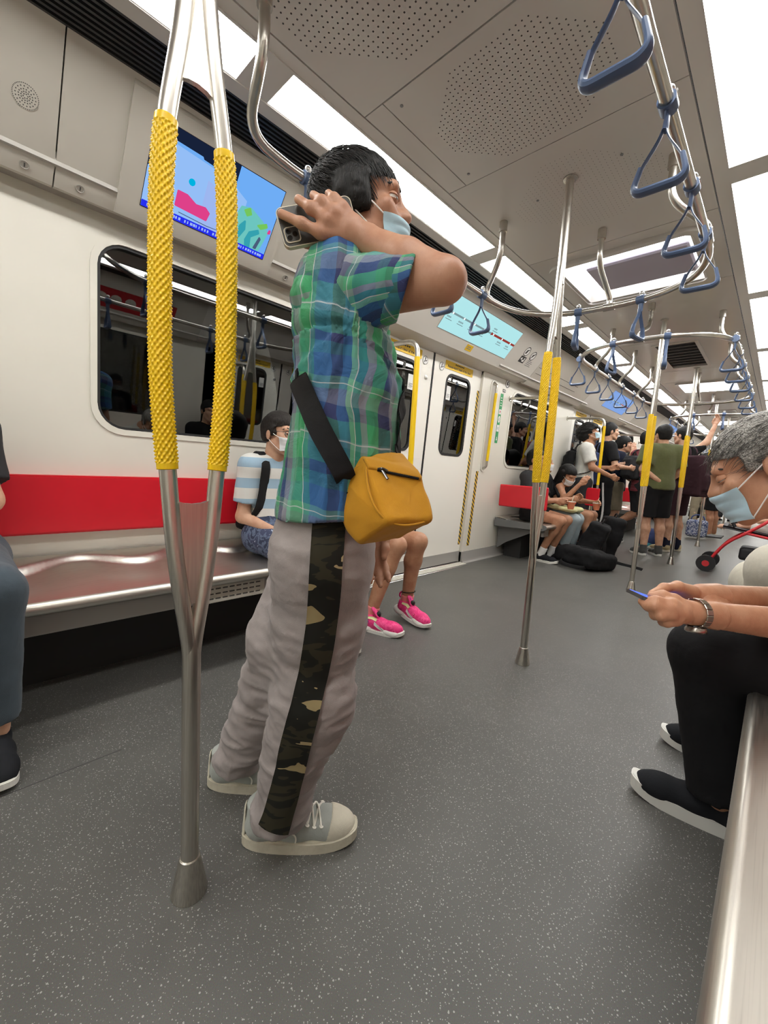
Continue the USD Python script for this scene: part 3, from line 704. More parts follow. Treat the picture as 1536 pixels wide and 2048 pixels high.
for y, l in ((.222, 'oval steel lock in the ledge below the loudspeaker grille'), (.385, 'oval steel lock in the ledge left of the advert screen'), (1.302, 'oval steel lock in the ledge right of the advert screen'), (-.6, 'oval steel lock in the ledge left of the near window')):
    c = A3(sx(-1, BB[0] + .024), y, BB[1] - .020); t = thing('panel_lock', l, 'lock', c)
    n = np.cross(BU, -CH)
    ring = inplane(lathe([(0, 0), (.0145, 0), (.0150, .0018), (.0125, .0024), (.0115, .0008), (0, .0008)], (0, 0, 0), 20), c, BU, -CH)
    obj('escutcheon', ring, 'lip_grey', t); obj('slot', inplane(extr(sbox(-.002, -.007, .002, .007), .0014), c, BU, -CH), 'hole', t)
# advert screen in its housing
tv = thing('advert_screen', 'lit advert screen with pale blue picture above the near window', 'screen', bp(.86, .17))
hs = [(BB[0] - BD[0] * a + BN[0] * h, BB[1] - BD[1] * a + BN[1] * h) for a, h in ((.385, .0), (.372, .010), (-.002, .010))] + [(BB[0] + .035, BB[1] - .046), (BB[0] + .060, BB[1] - .030), (BB[0] + .02, BB[1] + .02)]
obj('housing', profile(-1, hs, .50, 1.193), 'bulkhead', tv)
TW, TH = .556, .313
sc0 = A3(*bp(.582, .010, .0102))
def tvp(poly, h, d=.0004): return inplane(extr(poly, d), bp(.582, .010, .0104 + h), BU, BV)
obj('bezel', tvp(sbox(-.003, -.003, TW + .003, TH + .003), -.0006, .0006), 'screen_frame', tv)
for nm, c, e in (('tv_sky', (.16, .42, .92), 1.0), ('tv_pale', (.30, .52, .93), 1.0), ('tv_dark', (.012, .022, .06), .7), ('tv_blue', (.02, .03, .85), 1.0), ('tv_pink', (.82, .06, .28), .9), ('tv_cyan', (.0, .45, .75), 1.0), ('tv_mint', (.17, .62, .58), .9), ('tv_green', (.20, .62, .12), .9), ('tv_teal', (.04, .40, .48), .9), ('tv_white', (.75, .85, .95), 1.0), ('tv_ink', (.10, .16, .28), .7), ('tv_lav', (.36, .50, .92), .95)):
    emat(nm, c, e * .70)
obj('picture_ground', tvp(sbox(0, 0, TW, TH), 0), 'tv_sky', tv)
lay = [('tv_pale', [(0, .02), (.40, .02), (.40, .20), (.30, .245), (.06, .262), (.04, .262), (0, .20)]), ('tv_dark', [(0, TH), (.335, TH), (.335, .21), (.30, .222), (.295, .238), (.25, .246), (.245, .258), (.19, .262), (.185, .27), (.03, .275), (.03, .262), (.02, .262), (.018, .19), (0, .15)]),
       ('tv_lav', [(.225, .02), (.345, .02), (.345, .17), (.29, .185), (.225, .20)]), ('tv_mint', [(.36, .02), (.52, .02), (.54, .12), (.50, .155), (.43, .185), (.385, .175), (.36, .10)]),
       ('tv_green', [(.40, .165), (.425, .185), (.44, .16), (.42, .145)]), ('tv_green', [(.475, .13), (.52, .155), (.53, .14), (.50, .12)]), ('tv_teal', [(.38, .02), (.40, .02), (.43, .09), (.42, .13), (.40, .10)]), ('tv_teal', [(.45, .02), (.475, .02), (.465, .07), (.50, .10), (.49, .115), (.45, .09), (.44, .05)]),
       ('tv_green', [(.345, .02), (.36, .02), (.375, .075), (.36, .09)]), ('tv_ink', [(.49, .03), (.505, .03), (.515, .08), (.505, .09)]), ('tv_pink', [(.12, .055), (.255, .05), (.262, .085), (.24, .10), (.20, .095), (.16, .115), (.12, .115)]), ('tv_pink', [(.0, .17), (.008, .175), (.006, .21), (.0, .20)]), ('tv_pink', [(.535, .115), (.55, .12), (.548, .135), (.54, .135)])]
for nm, p in lay: obj('picture_area', tvp((Polygon(p).buffer(.003).buffer(-.002) if nm in ('tv_dark', 'tv_pale', 'tv_lav') else Polygon(p).buffer(-.0035).buffer(.010).buffer(-.0055)), .0006 + .0001 * lay.index((nm, p))), nm, tv, smooth=False)
obj('picture_dot', tvp(Point(.165, .165).buffer(.013), .0022), 'tv_cyan', tv, smooth=False)
for k, p in enumerate(([(.25, .255), (.262, .262), (.265, .258), (.253, .251)], [(.283, .236), (.291, .236), (.291, .243), (.283, .243)], [(.02, .03), (.06, .035), (.06, .04), (.02, .036)], [(.14, .035), (.26, .03), (.33, .035), (.33, .037), (.26, .033), (.14, .038)])):
    obj('picture_mark', tvp(Polygon(p), .0024), 'tv_white' if k < 2 else 'tv_ink', tv, smooth=False)
obj('ticker_bar', tvp(sbox(0, 0, TW, .024), .0018), 'tv_blue', tv, smooth=False)
R = np.random.default_rng(5)
obj('ticker_marks', join([tvp(sbox(x, .007, x + w, .018), .0024) for x, w in [(a, .004 + .007 * R.random()) for a in np.arange(.02, TW - .02, .0125) if R.random() > .15]]), 'tv_lav', tv, smooth=False, kind='stuff')

# route map screens over the doors
emat('map_cyan', (.40, .72, .75), .78); emat('map_grey', (.24, .36, .38), .6); emat('map_red', (.32, .05, .04), .65); emat('map_white', (.9, .92, .9), .8); emat('map_blue', (.25, .42, .85), .65)
def route_map(y0, label, base='map_cyan', detail=True):
    t = thing('route_map_screen', label, 'screen', bp(y0 + .5, .2))
    W_, H_ = 1.045, .258
    mp = lambda poly, h, d=.0004: inplane(extr(poly, d), bp(y0, .080, h), BU, BV)
    obj('bezel', mp(sbox(-.004, -.004, W_ + .004, H_ + .004), .0, .002), 'grey_paint', t)
    obj('map_ground', mp(sbox(0, 0, W_, H_), .0022), base, t, smooth=False)
    if not detail: return
    obj('line_done', mp(sbox(.02, .128, .66, .142), .003), 'map_grey', t, smooth=False)
    obj('line_ahead', mp(sbox(.66, .126, W_, .144), .003), 'map_red', t, smooth=False)
    obj('line_position', mp(Polygon([(.63, .12), (.67, .135), (.63, .15)]), .0036), 'map_red', t, smooth=False)
    for k in range(7):
        x = .07 + .15 * k
        obj('station_dot', mp(Point(x, .135).buffer(.009), .0038), 'map_white', t, smooth=False)
        off = .035 if k == 4 else -.045
        obj('station_text', mp(join_poly([sbox(x - .045 + .013 * j, .135 + off + .004, x - .036 + .013 * j, .135 + off + .016) for j in range(4 + k % 2)] + [sbox(x - .05, .135 + off - .012, x + .03, .135 + off - .007)]), .0036), 'map_grey', t, smooth=False)
def join_poly(ps):
    from shapely import union_all
    return union_all(ps)
route_map(2.575, 'pale cyan lit route map screen above the near door')
route_map(2.575 + 3.97, 'bluish lit route map screen above the second door, behind the row of straps', 'map_blue', True)
route_map(2.575 + 7.94, 'small far route map screen above the third door', 'map_blue', False)
t = thing('door_sticker', 'small square yellow sticker below the route map screen', 'sign', bp(3.07, .035))
obj('sticker', onb(sbox(-.045, -.026, .045, .026), 3.065, .036, .001, .001), 'yellow_sticker', t)
obj('lettering', join([onb(sbox(-.032, -.012 + .016 * k, .03 - .01 * k, -.006 + .016 * k), 3.065, .036, .002, .0005) for k in range(2)]), 'ink_grey', t)
def round_icon(y, tt, label, marks):
    t = thing('round_icon', label, 'sign', bp(y, tt))
    obj('disc', onb(Point(0, 0).buffer(.046), y, tt, .0005, .001), 'sticker_white', t)
    obj('ring', onb(Point(0, 0).buffer(.046).difference(Point(0, 0).buffer(.039)), y, tt, .0016, .0005), 'ink', t)
    obj('symbol', join([onb(Polygon(p), y, tt, .0016, .0005) for p in marks]), 'ink', t)
round_icon(3.885, .226, 'round black and white no-smoking style icon right of the route map', [[(-.02, -.02), (.0, -.024), (.012, .0), (.0, .02), (-.012, .015)], [(.006, .01), (.024, .016), (.02, .024), (.004, .02)]])
round_icon(4.03, .215, 'second round prohibition icon, right of the first one', [[(-.028, -.028), (-.02, -.033), (.028, .026), (.02, .032)], [(-.02, -.005), (.0, -.012), (.012, .014), (-.01, .016)]])
t = thing('camera_label', 'black square surveillance label below the round icons', 'sign', bp(3.90, .155))
obj('label_plate', onb(sbox(-.05, -.032, .05, .032), 3.90, .145, .0005, .001), 'ink', t)
obj('symbol', join([onb(Polygon(p), 3.90, .145, .0016, .0005) for p in ([(-.035, -.005), (-.01, -.005), (-.01, .02), (-.035, .012)], [(-.002, -.02), (.036, -.02), (.036, .022), (.02, .022), (.02, -.002), (-.002, -.002)])]), 'sticker_white', t)
t = thing('fine_print_label', 'grey block of small print beside the black surveillance label', 'sign', bp(4.05, .13))
obj('lettering', join([onb(sbox(-.06, -.028 + .016 * k, .05 - .02 * (k % 2), -.022 + .016 * k), 4.06, .135, .0005, .0008) for k in range(4)]), 'ink_grey', t)
for k, tt in enumerate((.150, .085)):
    obj('cover_seam', onb(sbox(0, -.002, 1.15, .002), 4.28 + .02 * k, tt, .0004, .0006), 'dark_gap', wl)

# priority seat sign on the right bulkhead (seen mirrored in the near window)
bq = bplane(1, 0, 1) - bplane(1, 0, 0)
t = thing('priority_sign', 'red priority seat strip with round pictograms, mirrored in the near window', 'sign', bplane(1, 1.15, .15))
on_r = lambda poly, y, tt, h, d: inplane(extr(poly, d), bplane(1, y, tt, h), A3(0, -1, 0), bq)
obj('strip', on_r(sbox(-.50, -.10, .50, .10), 1.15, .16, .0005, .001), 'red_sign', t)
for k in range(5): obj('pictogram', on_r(Point(-.10 + .12 * k, 0).buffer(.046), 1.15, .16, .0016, .0006), 'bulkhead', t)

# ---- ceiling equipment
t = thing('ceiling_light_recess', 'lit rectangular ceiling recess with pale violet panel above the curved handrail', 'light', (XC, 3.03, ZC))
fr = rrect(-1.24, -.43, 2.66, 3.40, .09).difference(rrect(-1.19, -.48, 2.70, 3.36, .05))
obj('frame', xy(fr, ZC - .022, ZC + .01), 'ceiling_gloss', t)
emat('recess_glow', (.98, .96, 1.0), 3.2); mat('violet_panel', (.40, .37, .45), .4)
for a in ((-1.19, -1.175, 2.70, 3.36), (-.495, -.48, 2.70, 3.36), (-1.19, -.48, 2.70, 2.715), (-1.19, -.48, 3.345, 3.36)):
    obj('recess_side', box(a[0], a[1], a[2], a[3], ZC - .01, ZC + .10), 'light_trim', t)
obj('glow_panel', box(-1.18, -.49, 2.71, 3.35, ZC + .085, ZC + .09), 'recess_glow', t, smooth=False)
obj('violet_panel', box(-1.06, -.52, 2.86, 3.24, ZC + .005, ZC + .03, .01), 'violet_panel', t)
def ceiling_vent(y0, y1, label):
    t = thing('ceiling_vent', label, 'vent', (-.875, (y0 + y1) / 2, ZC))
    fr = sbox(-1.06, y0 - .03, -.69, y1 + .03).difference(sbox(-1.03, y0, -.72, y1))
    obj('frame', xy(fr, ZC - .008, ZC + .01), 'ceiling_gloss', t)
    obj('duct', box(-1.03, -.72, y0, y1, ZC + .06, ZC + .07), 'dark_gap', t)
    for k in range(9):
        obj('slat', box(-1.03, -.72, y0 + (y1 - y0) * (k + .3) / 9, y0 + (y1 - y0) * (k + .55) / 9, ZC + .0, ZC + .05), 'dark_grey', t)
ceiling_vent(4.75, 5.72, 'dark slatted ceiling vent beyond the lit recess')
ceiling_vent(9.2, 10.2, 'small dark ceiling vent further down the car')
def light_box(y, label):
    t = thing('ceiling_light_recess', label, 'light', (XC, y, ZC))
    fr = rrect(-1.16, -.50, y - .33, y + .33, .04)
    obj('frame', xy(fr, ZC - .015, ZC), 'ceiling_gloss', t)
    obj('diffuser', xy(rrect(-1.12, -.54, y - .29, y + .29, .03), ZC - .019, ZC - .012), 'recess_glow', t, smooth=False)
light_box(6.95, 'bright rectangular ceiling light across the middle beyond the dark vent')
light_box(10.9, 'small bright rectangular ceiling light far down the car')
light_box(14.9, 'tiny bright ceiling light near the end of the car')
# ================================================================== BODIES: signed distance fields meshed with surface nets
def _lo(*p): return np.min(p, 0)
def nrm(v): v = np.asarray(v, float); return v / np.linalg.norm(v)
def cap(a, b, ra, rb=None, n=None, f=1.0):
    """tapered capsule; flattened by f along n"""
    a = np.asarray(a, float); b = np.asarray(b, float); rb = ra if rb is None else rb
    ab = b - a; L2 = max(ab @ ab, 1e-12); R = max(ra, rb)
    if n is not None: n = nrm(n)
    def fn(p):
        q = p - a
        if n is not None: q = q + n * ((q @ n) * (f - 1))[..., None]; w = ab + n * ((ab @ n) * (f - 1)); l2 = max(w @ w, 1e-12)
        else: w, l2 = ab, L2
        t = np.clip((q @ w) / l2, 0, 1)
        d = np.linalg.norm(q - t[..., None] * w, axis=-1) - (ra + (rb - ra) * t)
        return d / (f if f > 1 else 1) ** .35
    return fn, np.minimum(a, b) - R, np.maximum(a, b) + R
def ell(c, rad, B=None):
    """ellipsoid; B rows = axes"""
    c = np.asarray(c, float); rad = np.asarray(rad, float); B = np.eye(3) if B is None else np.asarray(B, float)
    R = rad.max()
    def fn(p):
        q = (p - c) @ B.T; k0 = np.linalg.norm(q / rad, axis=-1); k1 = np.linalg.norm(q / rad ** 2, axis=-1) + 1e-9
        return k0 * (k0 - 1) / k1
    return fn, c - R, c + R
def obox(c, hs, B, r):
    """rounded box with half sizes hs along the rows of B"""
    c = np.asarray(c, float); hs = np.asarray(hs, float); B = np.asarray(B, float); R = np.linalg.norm(hs) + r
    return (lambda p: np.linalg.norm(np.maximum(np.abs((p - c) @ B.T) - hs, 0), axis=-1) - r), c - R, c + R
def half(pt, n):
    pt = np.asarray(pt, float); n = nrm(n)
    return lambda p: (p - pt) @ n
def cut(prim, *planes):
    fn, lo, hi = prim
    def g(p):
        d = fn(p)
        for pl in planes: d = np.maximum(d, pl(p))
        return d
    return g, lo, hi
def smin(a, b, k):
    if k <= 0: return np.minimum(a, b)
    h = np.maximum(k - np.abs(a - b), 0) / k
    return np.minimum(a, b) - h * h * k * .25
def snet(F, o, h):
    s = F < 0
    c = np.zeros([n - 1 for n in F.shape], np.int8); sl = (slice(None, -1), slice(1, None))
    for i in (0, 1):
        for j in (0, 1):
            for k in (0, 1): c += s[sl[i], sl[j], sl[k]]
    I = np.argwhere((c > 0) & (c < 8))
    if len(I) == 0: return np.zeros((0, 3)), np.zeros((0, 3), int)
    idx = -np.ones(c.shape, np.int64); idx[tuple(I.T)] = np.arange(len(I))
    off = np.array([(i, j, k) for i in (0, 1) for j in (0, 1) for k in (0, 1)])
    val = F[tuple((I[:, None] + off[None]).transpose(2, 0, 1))]
    acc = np.zeros((len(I), 3)); cnt = np.zeros(len(I))
    for e in [(0, 1), (2, 3), (4, 5), (6, 7), (0, 2), (1, 3), (4, 6), (5, 7), (0, 4), (1, 5), (2, 6), (3, 7)]:
        a, b = val[:, e[0]], val[:, e[1]]; m = (a < 0) != (b < 0)
        t = np.where(m, a / np.where(m, a - b, 1), 0)
        acc += m[:, None] * (off[e[0]] + t[:, None] * (off[e[1]] - off[e[0]])); cnt += m
    V = o + (I + acc / cnt[:, None]) * h
    Q = []
    for ax in range(3):
        a1, a2 = (ax + 1) % 3, (ax + 2) % 3
        A = [slice(None)] * 3; B = [slice(None)] * 3; A[ax] = slice(None, -1); B[ax] = slice(1, None)
        sa, sb = s[tuple(A)], s[tuple(B)]
        E = np.argwhere(sa != sb); E = E[(E[:, a1] > 0) & (E[:, a2] > 0) & (E[:, a1] < F.shape[a1] - 1) & (E[:, a2] < F.shape[a2] - 1)]
        flip = sa[tuple(E.T)]
        def at(d1, d2):
            G = E.copy(); G[:, a1] -= d1; G[:, a2] -= d2; return idx[tuple(G.T)]
        q = np.stack([at(1, 1), at(0, 1), at(0, 0), at(1, 0)], 1)
        q[~flip] = q[~flip][:, ::-1]; Q.append(q)
    Q = np.vstack(Q)
    return V, np.vstack([Q[:, [0, 1, 2]], Q[:, [0, 2, 3]]])
def evalf(prims, p, k):
    d = np.full(p.shape[:-1], 1.0)
    for fn, lo, hi in prims: d = smin(d, fn(p), k)
    return d
def sdf(prims, h, k=.02, sub=(), planes=(), disp=None, ksub=.004):
    lo = _lo(*[p[1] for p in prims]) - 3 * h; hi = -_lo(*[-p[2] for p in prims]) + 3 * h
    n = np.ceil((hi - lo) / h).astype(int) + 1
    F = np.full(n, 1.0, np.float32)
    def part(fn, l, u, pad):
        i0 = np.maximum(np.floor((l - pad - lo) / h).astype(int), 0); i1 = np.minimum(np.ceil((u + pad - lo) / h).astype(int) + 1, n)
        if (i1 <= i0).any(): return None, None
        ax = [lo[q] + h * np.arange(i0[q], i1[q]) for q in range(3)]
        return tuple(slice(a, b) for a, b in zip(i0, i1)), np.stack(np.meshgrid(*ax, indexing='ij'), -1)
    for fn, l, u in prims:
        S, P = part(fn, l, u, k + 2 * h)
        F[S] = smin(F[S], fn(P).astype(np.float32), k)
    for fn, l, u in sub:
        S, P = part(fn, l, u, ksub + 2 * h)
        if S is not None: F[S] = -smin(-F[S], fn(P).astype(np.float32), ksub)
    if planes:
        P = np.stack(np.meshgrid(*[lo[q] + h * np.arange(n[q]) for q in range(3)], indexing='ij'), -1)
        for pl in planes: F = np.maximum(F, pl(P).astype(np.float32))
    V, T = snet(F, lo, h)
    if disp is not None and len(V):
        m = meshkit.arrays((V, T), True); V = V + m[2] * disp(V)[:, None]
    return tri(V, T)
def folds(freq, amp, seed=0, stretch=(1, 1, 1)):
    S = np.asarray(stretch, float)
    return lambda V: amp * (1 - np.abs(2 * meshkit.fbm(V * freq * S, 3, seed) - 1) * 2) if True else 0
def drape(prims, k, P, d, off, far=.25, steps=40):
    """move the points P along d (one direction, or one per point) until they lie off above the surface of prims"""
    P = np.asarray(P, float); sh = P.shape; d = np.broadcast_to(np.asarray(d, float), sh).reshape(-1, 3); d = d / np.linalg.norm(d, axis=1)[:, None]
    p = P.reshape(-1, 3) - d * far; t = np.zeros(len(p))
    for _ in range(steps):
        s = evalf(prims, p + d * t[:, None], k) - off; t = np.minimum(t + np.maximum(s, 0) * .8, max(far * 2.5, .2))
    return (p + d * t[:, None]).reshape(sh)

# ------------------------------------------------------------------ materials for people
def fabric(name, col, rough=.85, scale=900, var=.12, sheen=None, wr=18, wd=.0045):
    sheen = (.12 if max(col) > .05 else .0) if sheen is None else sheen
    c2 = tuple(x * (1 - var) for x in col); c1 = tuple(min(1, x * (1 + var)) for x in col)
    n = {'tc': ('texture_coordinate', {}), 'a': ('noise_texture', dict(scale=float(scale), detail=2.0)), 'b': ('noise_texture', dict(scale=7.0, detail=5.0, roughness=.65)),
         'w': ('noise_texture', dict(scale=float(wr), detail=3.0, roughness=.5, distortion=.6)),
         'r': ('rgb_ramp', dict(ramp=[(.3, c2), (.7, c1)])), 'mm': ('math', dict(math_type='multiply_add', value2=.12)),
         'bu': ('bump', dict(distance=wd, strength=.55)), 'p': ('principled_bsdf', dict(roughness=rough, sheen_weight=sheen, specular_ior_level=.25))}
    M[name] = usdkit.material(stage, f'/World/Looks/{name}', n, [('tc.object', 'a.vector'), ('tc.object', 'b.vector'), ('tc.object', 'w.vector'), ('b.fac', 'r.fac'), ('r.color', 'p.base_color'),
        ('a.fac', 'mm.value1'), ('w.fac', 'mm.value3'), ('mm.value', 'bu.height'), ('bu.normal', 'p.normal')], surface='p.BSDF')
def skin(name, col):
    c2 = (col[0] * .84, col[1] * .74, col[2] * .70)
    n = {'tc': ('texture_coordinate', {}), 'b': ('noise_texture', dict(scale=22.0, detail=5.0, roughness=.6)), 'a': ('noise_texture', dict(scale=600.0, detail=2.0)),
         'r': ('rgb_ramp', dict(ramp=[(.32, c2), (.62, col)])), 'bu': ('bump', dict(distance=.0006, strength=.3)),
         'p': ('principled_bsdf', dict(roughness=.48, specular_ior_level=.4, diffuse_roughness=.2))}
    M[name] = usdkit.material(stage, f'/World/Looks/{name}', n, [('tc.object', 'a.vector'), ('tc.object', 'b.vector'), ('b.fac', 'r.fac'), ('r.color', 'p.base_color'), ('a.fac', 'bu.height'), ('bu.normal', 'p.normal')], surface='p.BSDF')
def hairmat(name, col, c2, sc=(260, 260, 40)):
    n = {'tc': ('texture_coordinate', {}), 'mp': ('mapping', dict(scale=sc)), 'a': ('noise_texture', dict(scale=1.0, detail=4.0, distortion=.8)),
         'r': ('rgb_ramp', dict(ramp=[(.35, col), (.68, c2)])), 'bu': ('bump', dict(distance=.004, strength=.9)), 'p': ('principled_bsdf', dict(roughness=.55, specular_ior_level=.25))}
    M[name] = usdkit.material(stage, f'/World/Looks/{name}', n, [('tc.object', 'mp.vector'), ('mp.vector', 'a.vector'), ('a.fac', 'r.fac'), ('r.color', 'p.base_color'), ('a.fac', 'bu.height'), ('bu.normal', 'p.normal')], surface='p.BSDF')
skin('skin_man', (.50, .27, .17)); skin('skin_old', (.56, .30, .18)); skin('skin_pale', (.60, .36, .24)); skin('skin_tan', (.46, .24, .14))
hairmat('hair_black', (.004, .004, .004), (.013, .012, .011)); hairmat('hair_grey', (.10, .095, .082), (.50, .48, .44), (300, 60, 300)); hairmat('hair_soft', (.008, .006, .005), (.03, .024, .02))
mat('brow_hair', (.012, .010, .009), .7)
mat('brow_grey', (.05, .045, .04), .7)
mat('eye_white', (.72, .70, .66), .2, coat=.5); mat('eye_dark', (.015, .010, .008), .15, coat=1); mat('lip', (.42, .17, .13), .45)
fabric('mask_blue', (.46, .66, .76), .8, 1500, .04, .2, 40, .0008); fabric('mask_white', (.74, .75, .76), .8, 1500, .04, .2, 40, .0008)
mat('elastic', (.85, .83, .80), .7)
for nm, c in dict(cloth_grey=(.315, .278, .267), cloth_black=(.008, .008, .009), cloth_white=(.62, .62, .58), cloth_navy=(.010, .013, .028), cloth_olive=(.10, .11, .045), cloth_maroon=(.24, .04, .055), cloth_khaki=(.26, .22, .15), cloth_darkgrey=(.03, .03, .032),
                  cloth_teal=(.06, .22, .27), cloth_denim=(.050, .068, .085), cloth_lightdenim=(.32, .39, .42), cloth_beige=(.58, .55, .46), cloth_lime=(.66, .64, .34), cloth_orange=(.62, .20, .10), cloth_bluebag=(.05, .075, .20), cloth_plum=(.040, .016, .022), sock_white=(.75, .74, .72), sock_navy=(.012, .013, .03), sock_pink=(.66, .20, .20),
                  canvas_grey=(.36, .38, .35), canvas_cream=(.62, .58, .47), strap_black=(.012, .012, .013), sneaker_black=(.012, .013, .016), sneaker_grey=(.07, .07, .065), boot_tan=(.42, .34, .20), pink_mesh=(.80, .05, .22), sneaker_teal=(.04, .20, .24), jean_blue=(.06, .09, .16)).items(): fabric(nm, c)
fabric('mustard_canvas', (.50, .235, .012), .8, 1100, .10, .1, 16, .004)
mat('rubber_cream', (.60, .56, .45), .6, var=(30, (.48, .44, .34))); mat('rubber_white', (.70, .69, .64), .5); mat('rubber_black', (.012, .012, .012), .6); mat('rubber_grey', (.33, .33, .32), .6)
mat('lace', (.74, .72, .64), .8); mat('phone_dark', (.05, .048, .042), .25, coat=.6); mat('phone_case', (.62, .56, .42), .2, spec=.7); mat('phone_lens', (.005, .005, .006), .05, coat=1)
emat('phone_screen', (.10, .16, .75), 1.2); mat('watch_steel', (.42, .38, .33), .3, 1.0); mat('watch_dark', (.03, .03, .03), .2, coat=.7)
mat('lens_glass', (.02, .02, .02), .15)
# camouflage, stripes, plaid
def ramped(name, ramp, scale, rough=.85, interp=False, mp=(1, 1, 1)):
    n = {'tc': ('texture_coordinate', {}), 'mp': ('mapping', dict(scale=mp)), 'a': ('noise_texture', dict(scale=float(scale), detail=3.0, roughness=.55, distortion=.5)), 'r': ('rgb_ramp', dict(ramp=ramp, interpolate=interp)),
         'w': ('noise_texture', dict(scale=30.0, detail=3.0)), 'bu': ('bump', dict(distance=.003, strength=.5)), 'p': ('principled_bsdf', dict(roughness=rough, specular_ior_level=.25))}
    M[name] = usdkit.material(stage, f'/World/Looks/{name}', n, [('tc.object', 'mp.vector'), ('mp.vector', 'a.vector'), ('a.fac', 'r.fac'), ('r.color', 'p.base_color'), ('tc.object', 'w.vector'), ('w.fac', 'bu.height'), ('bu.normal', 'p.normal')], surface='p.BSDF')
ramped('camo', [(0, (.30, .24, .12)), (.37, (.012, .012, .009)), (.50, (.030, .027, .015)), (.60, (.014, .013, .010)), (.67, (.36, .28, .15))], 11, mp=(.6, .6, 1.5))
ramped('camo_shorts', [(0, (.035, .045, .08)), (.46, (.10, .13, .20)), (.56, (.05, .06, .11)), (.66, (.30, .34, .42))], 22)
ramped('pink_shoe', [(0, (.10, .04, .22)), (.34, (.72, .04, .19)), (.52, (.82, .07, .25)), (.66, (.60, .02, .12)), (.74, (.90, .40, .50))], 32, .5)
ramped('blue_white_bag', [(0, (.05, .07, .16)), (.48, (.40, .43, .50)), (.58, (.07, .09, .20))], 30)
M['striped_tee'] = usdkit.material(stage, '/World/Looks/striped_tee', {'g': ('texture_coordinate', {}), 's': ('separate_xyz', {}), 'm': ('math', dict(math_type='multiply_add', value2=9.2, value3=.30)), 'f': ('math', dict(math_type='fraction')),
    'r': ('rgb_ramp', dict(ramp=[(0, (.66, .65, .61)), (.50, (.27, .40, .52)), (.52, (.30, .43, .54)), (.98, (.66, .65, .61))], interpolate=False)), 'w': ('noise_texture', dict(scale=22.0, detail=3.0)), 'bu': ('bump', dict(distance=.004, strength=.5)), 'p': ('principled_bsdf', dict(roughness=.85))},
    [('g.object', 's.vector'), ('s.z', 'm.value1'), ('m.value', 'f.value1'), ('f.value', 'r.fac'), ('r.color', 'p.base_color'), ('g.object', 'w.vector'), ('w.fac', 'bu.height'), ('bu.normal', 'p.normal')], surface='p.BSDF')
M['maroon_stripe'] = usdkit.material(stage, '/World/Looks/maroon_stripe', {'g': ('texture_coordinate', {}), 's': ('separate_xyz', {}), 'm': ('math', dict(math_type='multiply', value2=26.0)), 'f': ('math', dict(math_type='fraction')),
    'r': ('rgb_ramp', dict(ramp=[(0, (.25, .045, .06)), (.86, (.32, .12, .13))], interpolate=False)), 'p': ('principled_bsdf', dict(roughness=.85))},
    [('g.object', 's.vector'), ('s.z', 'm.value1'), ('m.value', 'f.value1'), ('f.value', 'r.fac'), ('r.color', 'p.base_color')], surface='p.BSDF')
def plaid():
    navy, blue, green, mint, white, grey, teal = (.030, .038, .115), (.032, .115, .29), (.050, .31, .13), (.15, .40, .27), (.55, .56, .53), (.22, .23, .27), (.03, .20, .20)
    U = [(0, navy), (.09, blue), (.24, teal), (.30, white), (.309, green), (.44, mint), (.50, grey), (.57, grey), (.585, navy), (.68, green), (.78, grey), (.83, teal), (.88, white), (.888, mint), (.93, blue)]
    Vv = [(0, green), (.15, mint), (.22, green), (.36, navy), (.46, grey), (.58, mint), (.66, blue), (.82, teal), (.92, navy)]
    n = {'uv': ('texture_coordinate', {}), 's': ('separate_xyz', {}), 'tc': ('texture_coordinate', {}), 'wn': ('noise_texture', dict(scale=7.0, detail=2.0)), 'ws': ('separate_color', {}),
         'wu': ('math', dict(math_type='multiply_add', value2=.055)), 'wv': ('math', dict(math_type='multiply_add', value2=.045)),
         'mu': ('math', dict(math_type='multiply', value2=3.9)), 'mv': ('math', dict(math_type='multiply', value2=4.2)), 'fu': ('math', dict(math_type='fraction')), 'fv': ('math', dict(math_type='fraction')),
         'ru': ('rgb_ramp', dict(ramp=U, interpolate=False)), 'rv': ('rgb_ramp', dict(ramp=Vv, interpolate=False)), 'mx': ('mix', dict(mix_type='mix', fac=.33)),
         'll': ('rgb_ramp', dict(ramp=[(0, (0, 0, 0)), (.20, (1, 1, 1)), (.208, (0, 0, 0)), (.61, (1, 1, 1)), (.617, (0, 0, 0))], interpolate=False)), 'lf': ('rgb_to_bw', {}), 'lm': ('math', dict(math_type='multiply', value2=.65)), 'm2': ('mix', dict(color2=(.50, .53, .55))),
         'w': ('noise_texture', dict(scale=15.0, detail=4.0, distortion=1.2)), 'bu': ('bump', dict(distance=.010, strength=.7)), 'p': ('principled_bsdf', dict(roughness=.8, specular_ior_level=.25, sheen_weight=.1))}
    M['plaid'] = usdkit.material(stage, '/World/Looks/plaid', n, [('uv.UV', 's.vector'), ('tc.object', 'wn.vector'), ('wn.color', 'ws.color'), ('ws.r', 'wu.value1'), ('s.x', 'wu.value3'), ('ws.g', 'wv.value1'), ('s.y', 'wv.value3'),
        ('wu.value', 'mu.value1'), ('wv.value', 'mv.value1'), ('mu.value', 'fu.value1'), ('mv.value', 'fv.value1'), ('fu.value', 'ru.fac'), ('fv.value', 'rv.fac'), ('fv.value', 'll.fac'), ('ll.color', 'lf.color'), ('lf.val', 'lm.value1'), ('lm.value', 'm2.fac'),
        ('ru.color', 'mx.color1'), ('rv.color', 'mx.color2'), ('mx.color', 'm2.color1'), ('m2.color', 'p.base_color'), ('tc.object', 'w.vector'), ('w.fac', 'bu.height'), ('bu.normal', 'p.normal')], surface='p.BSDF')
plaid()

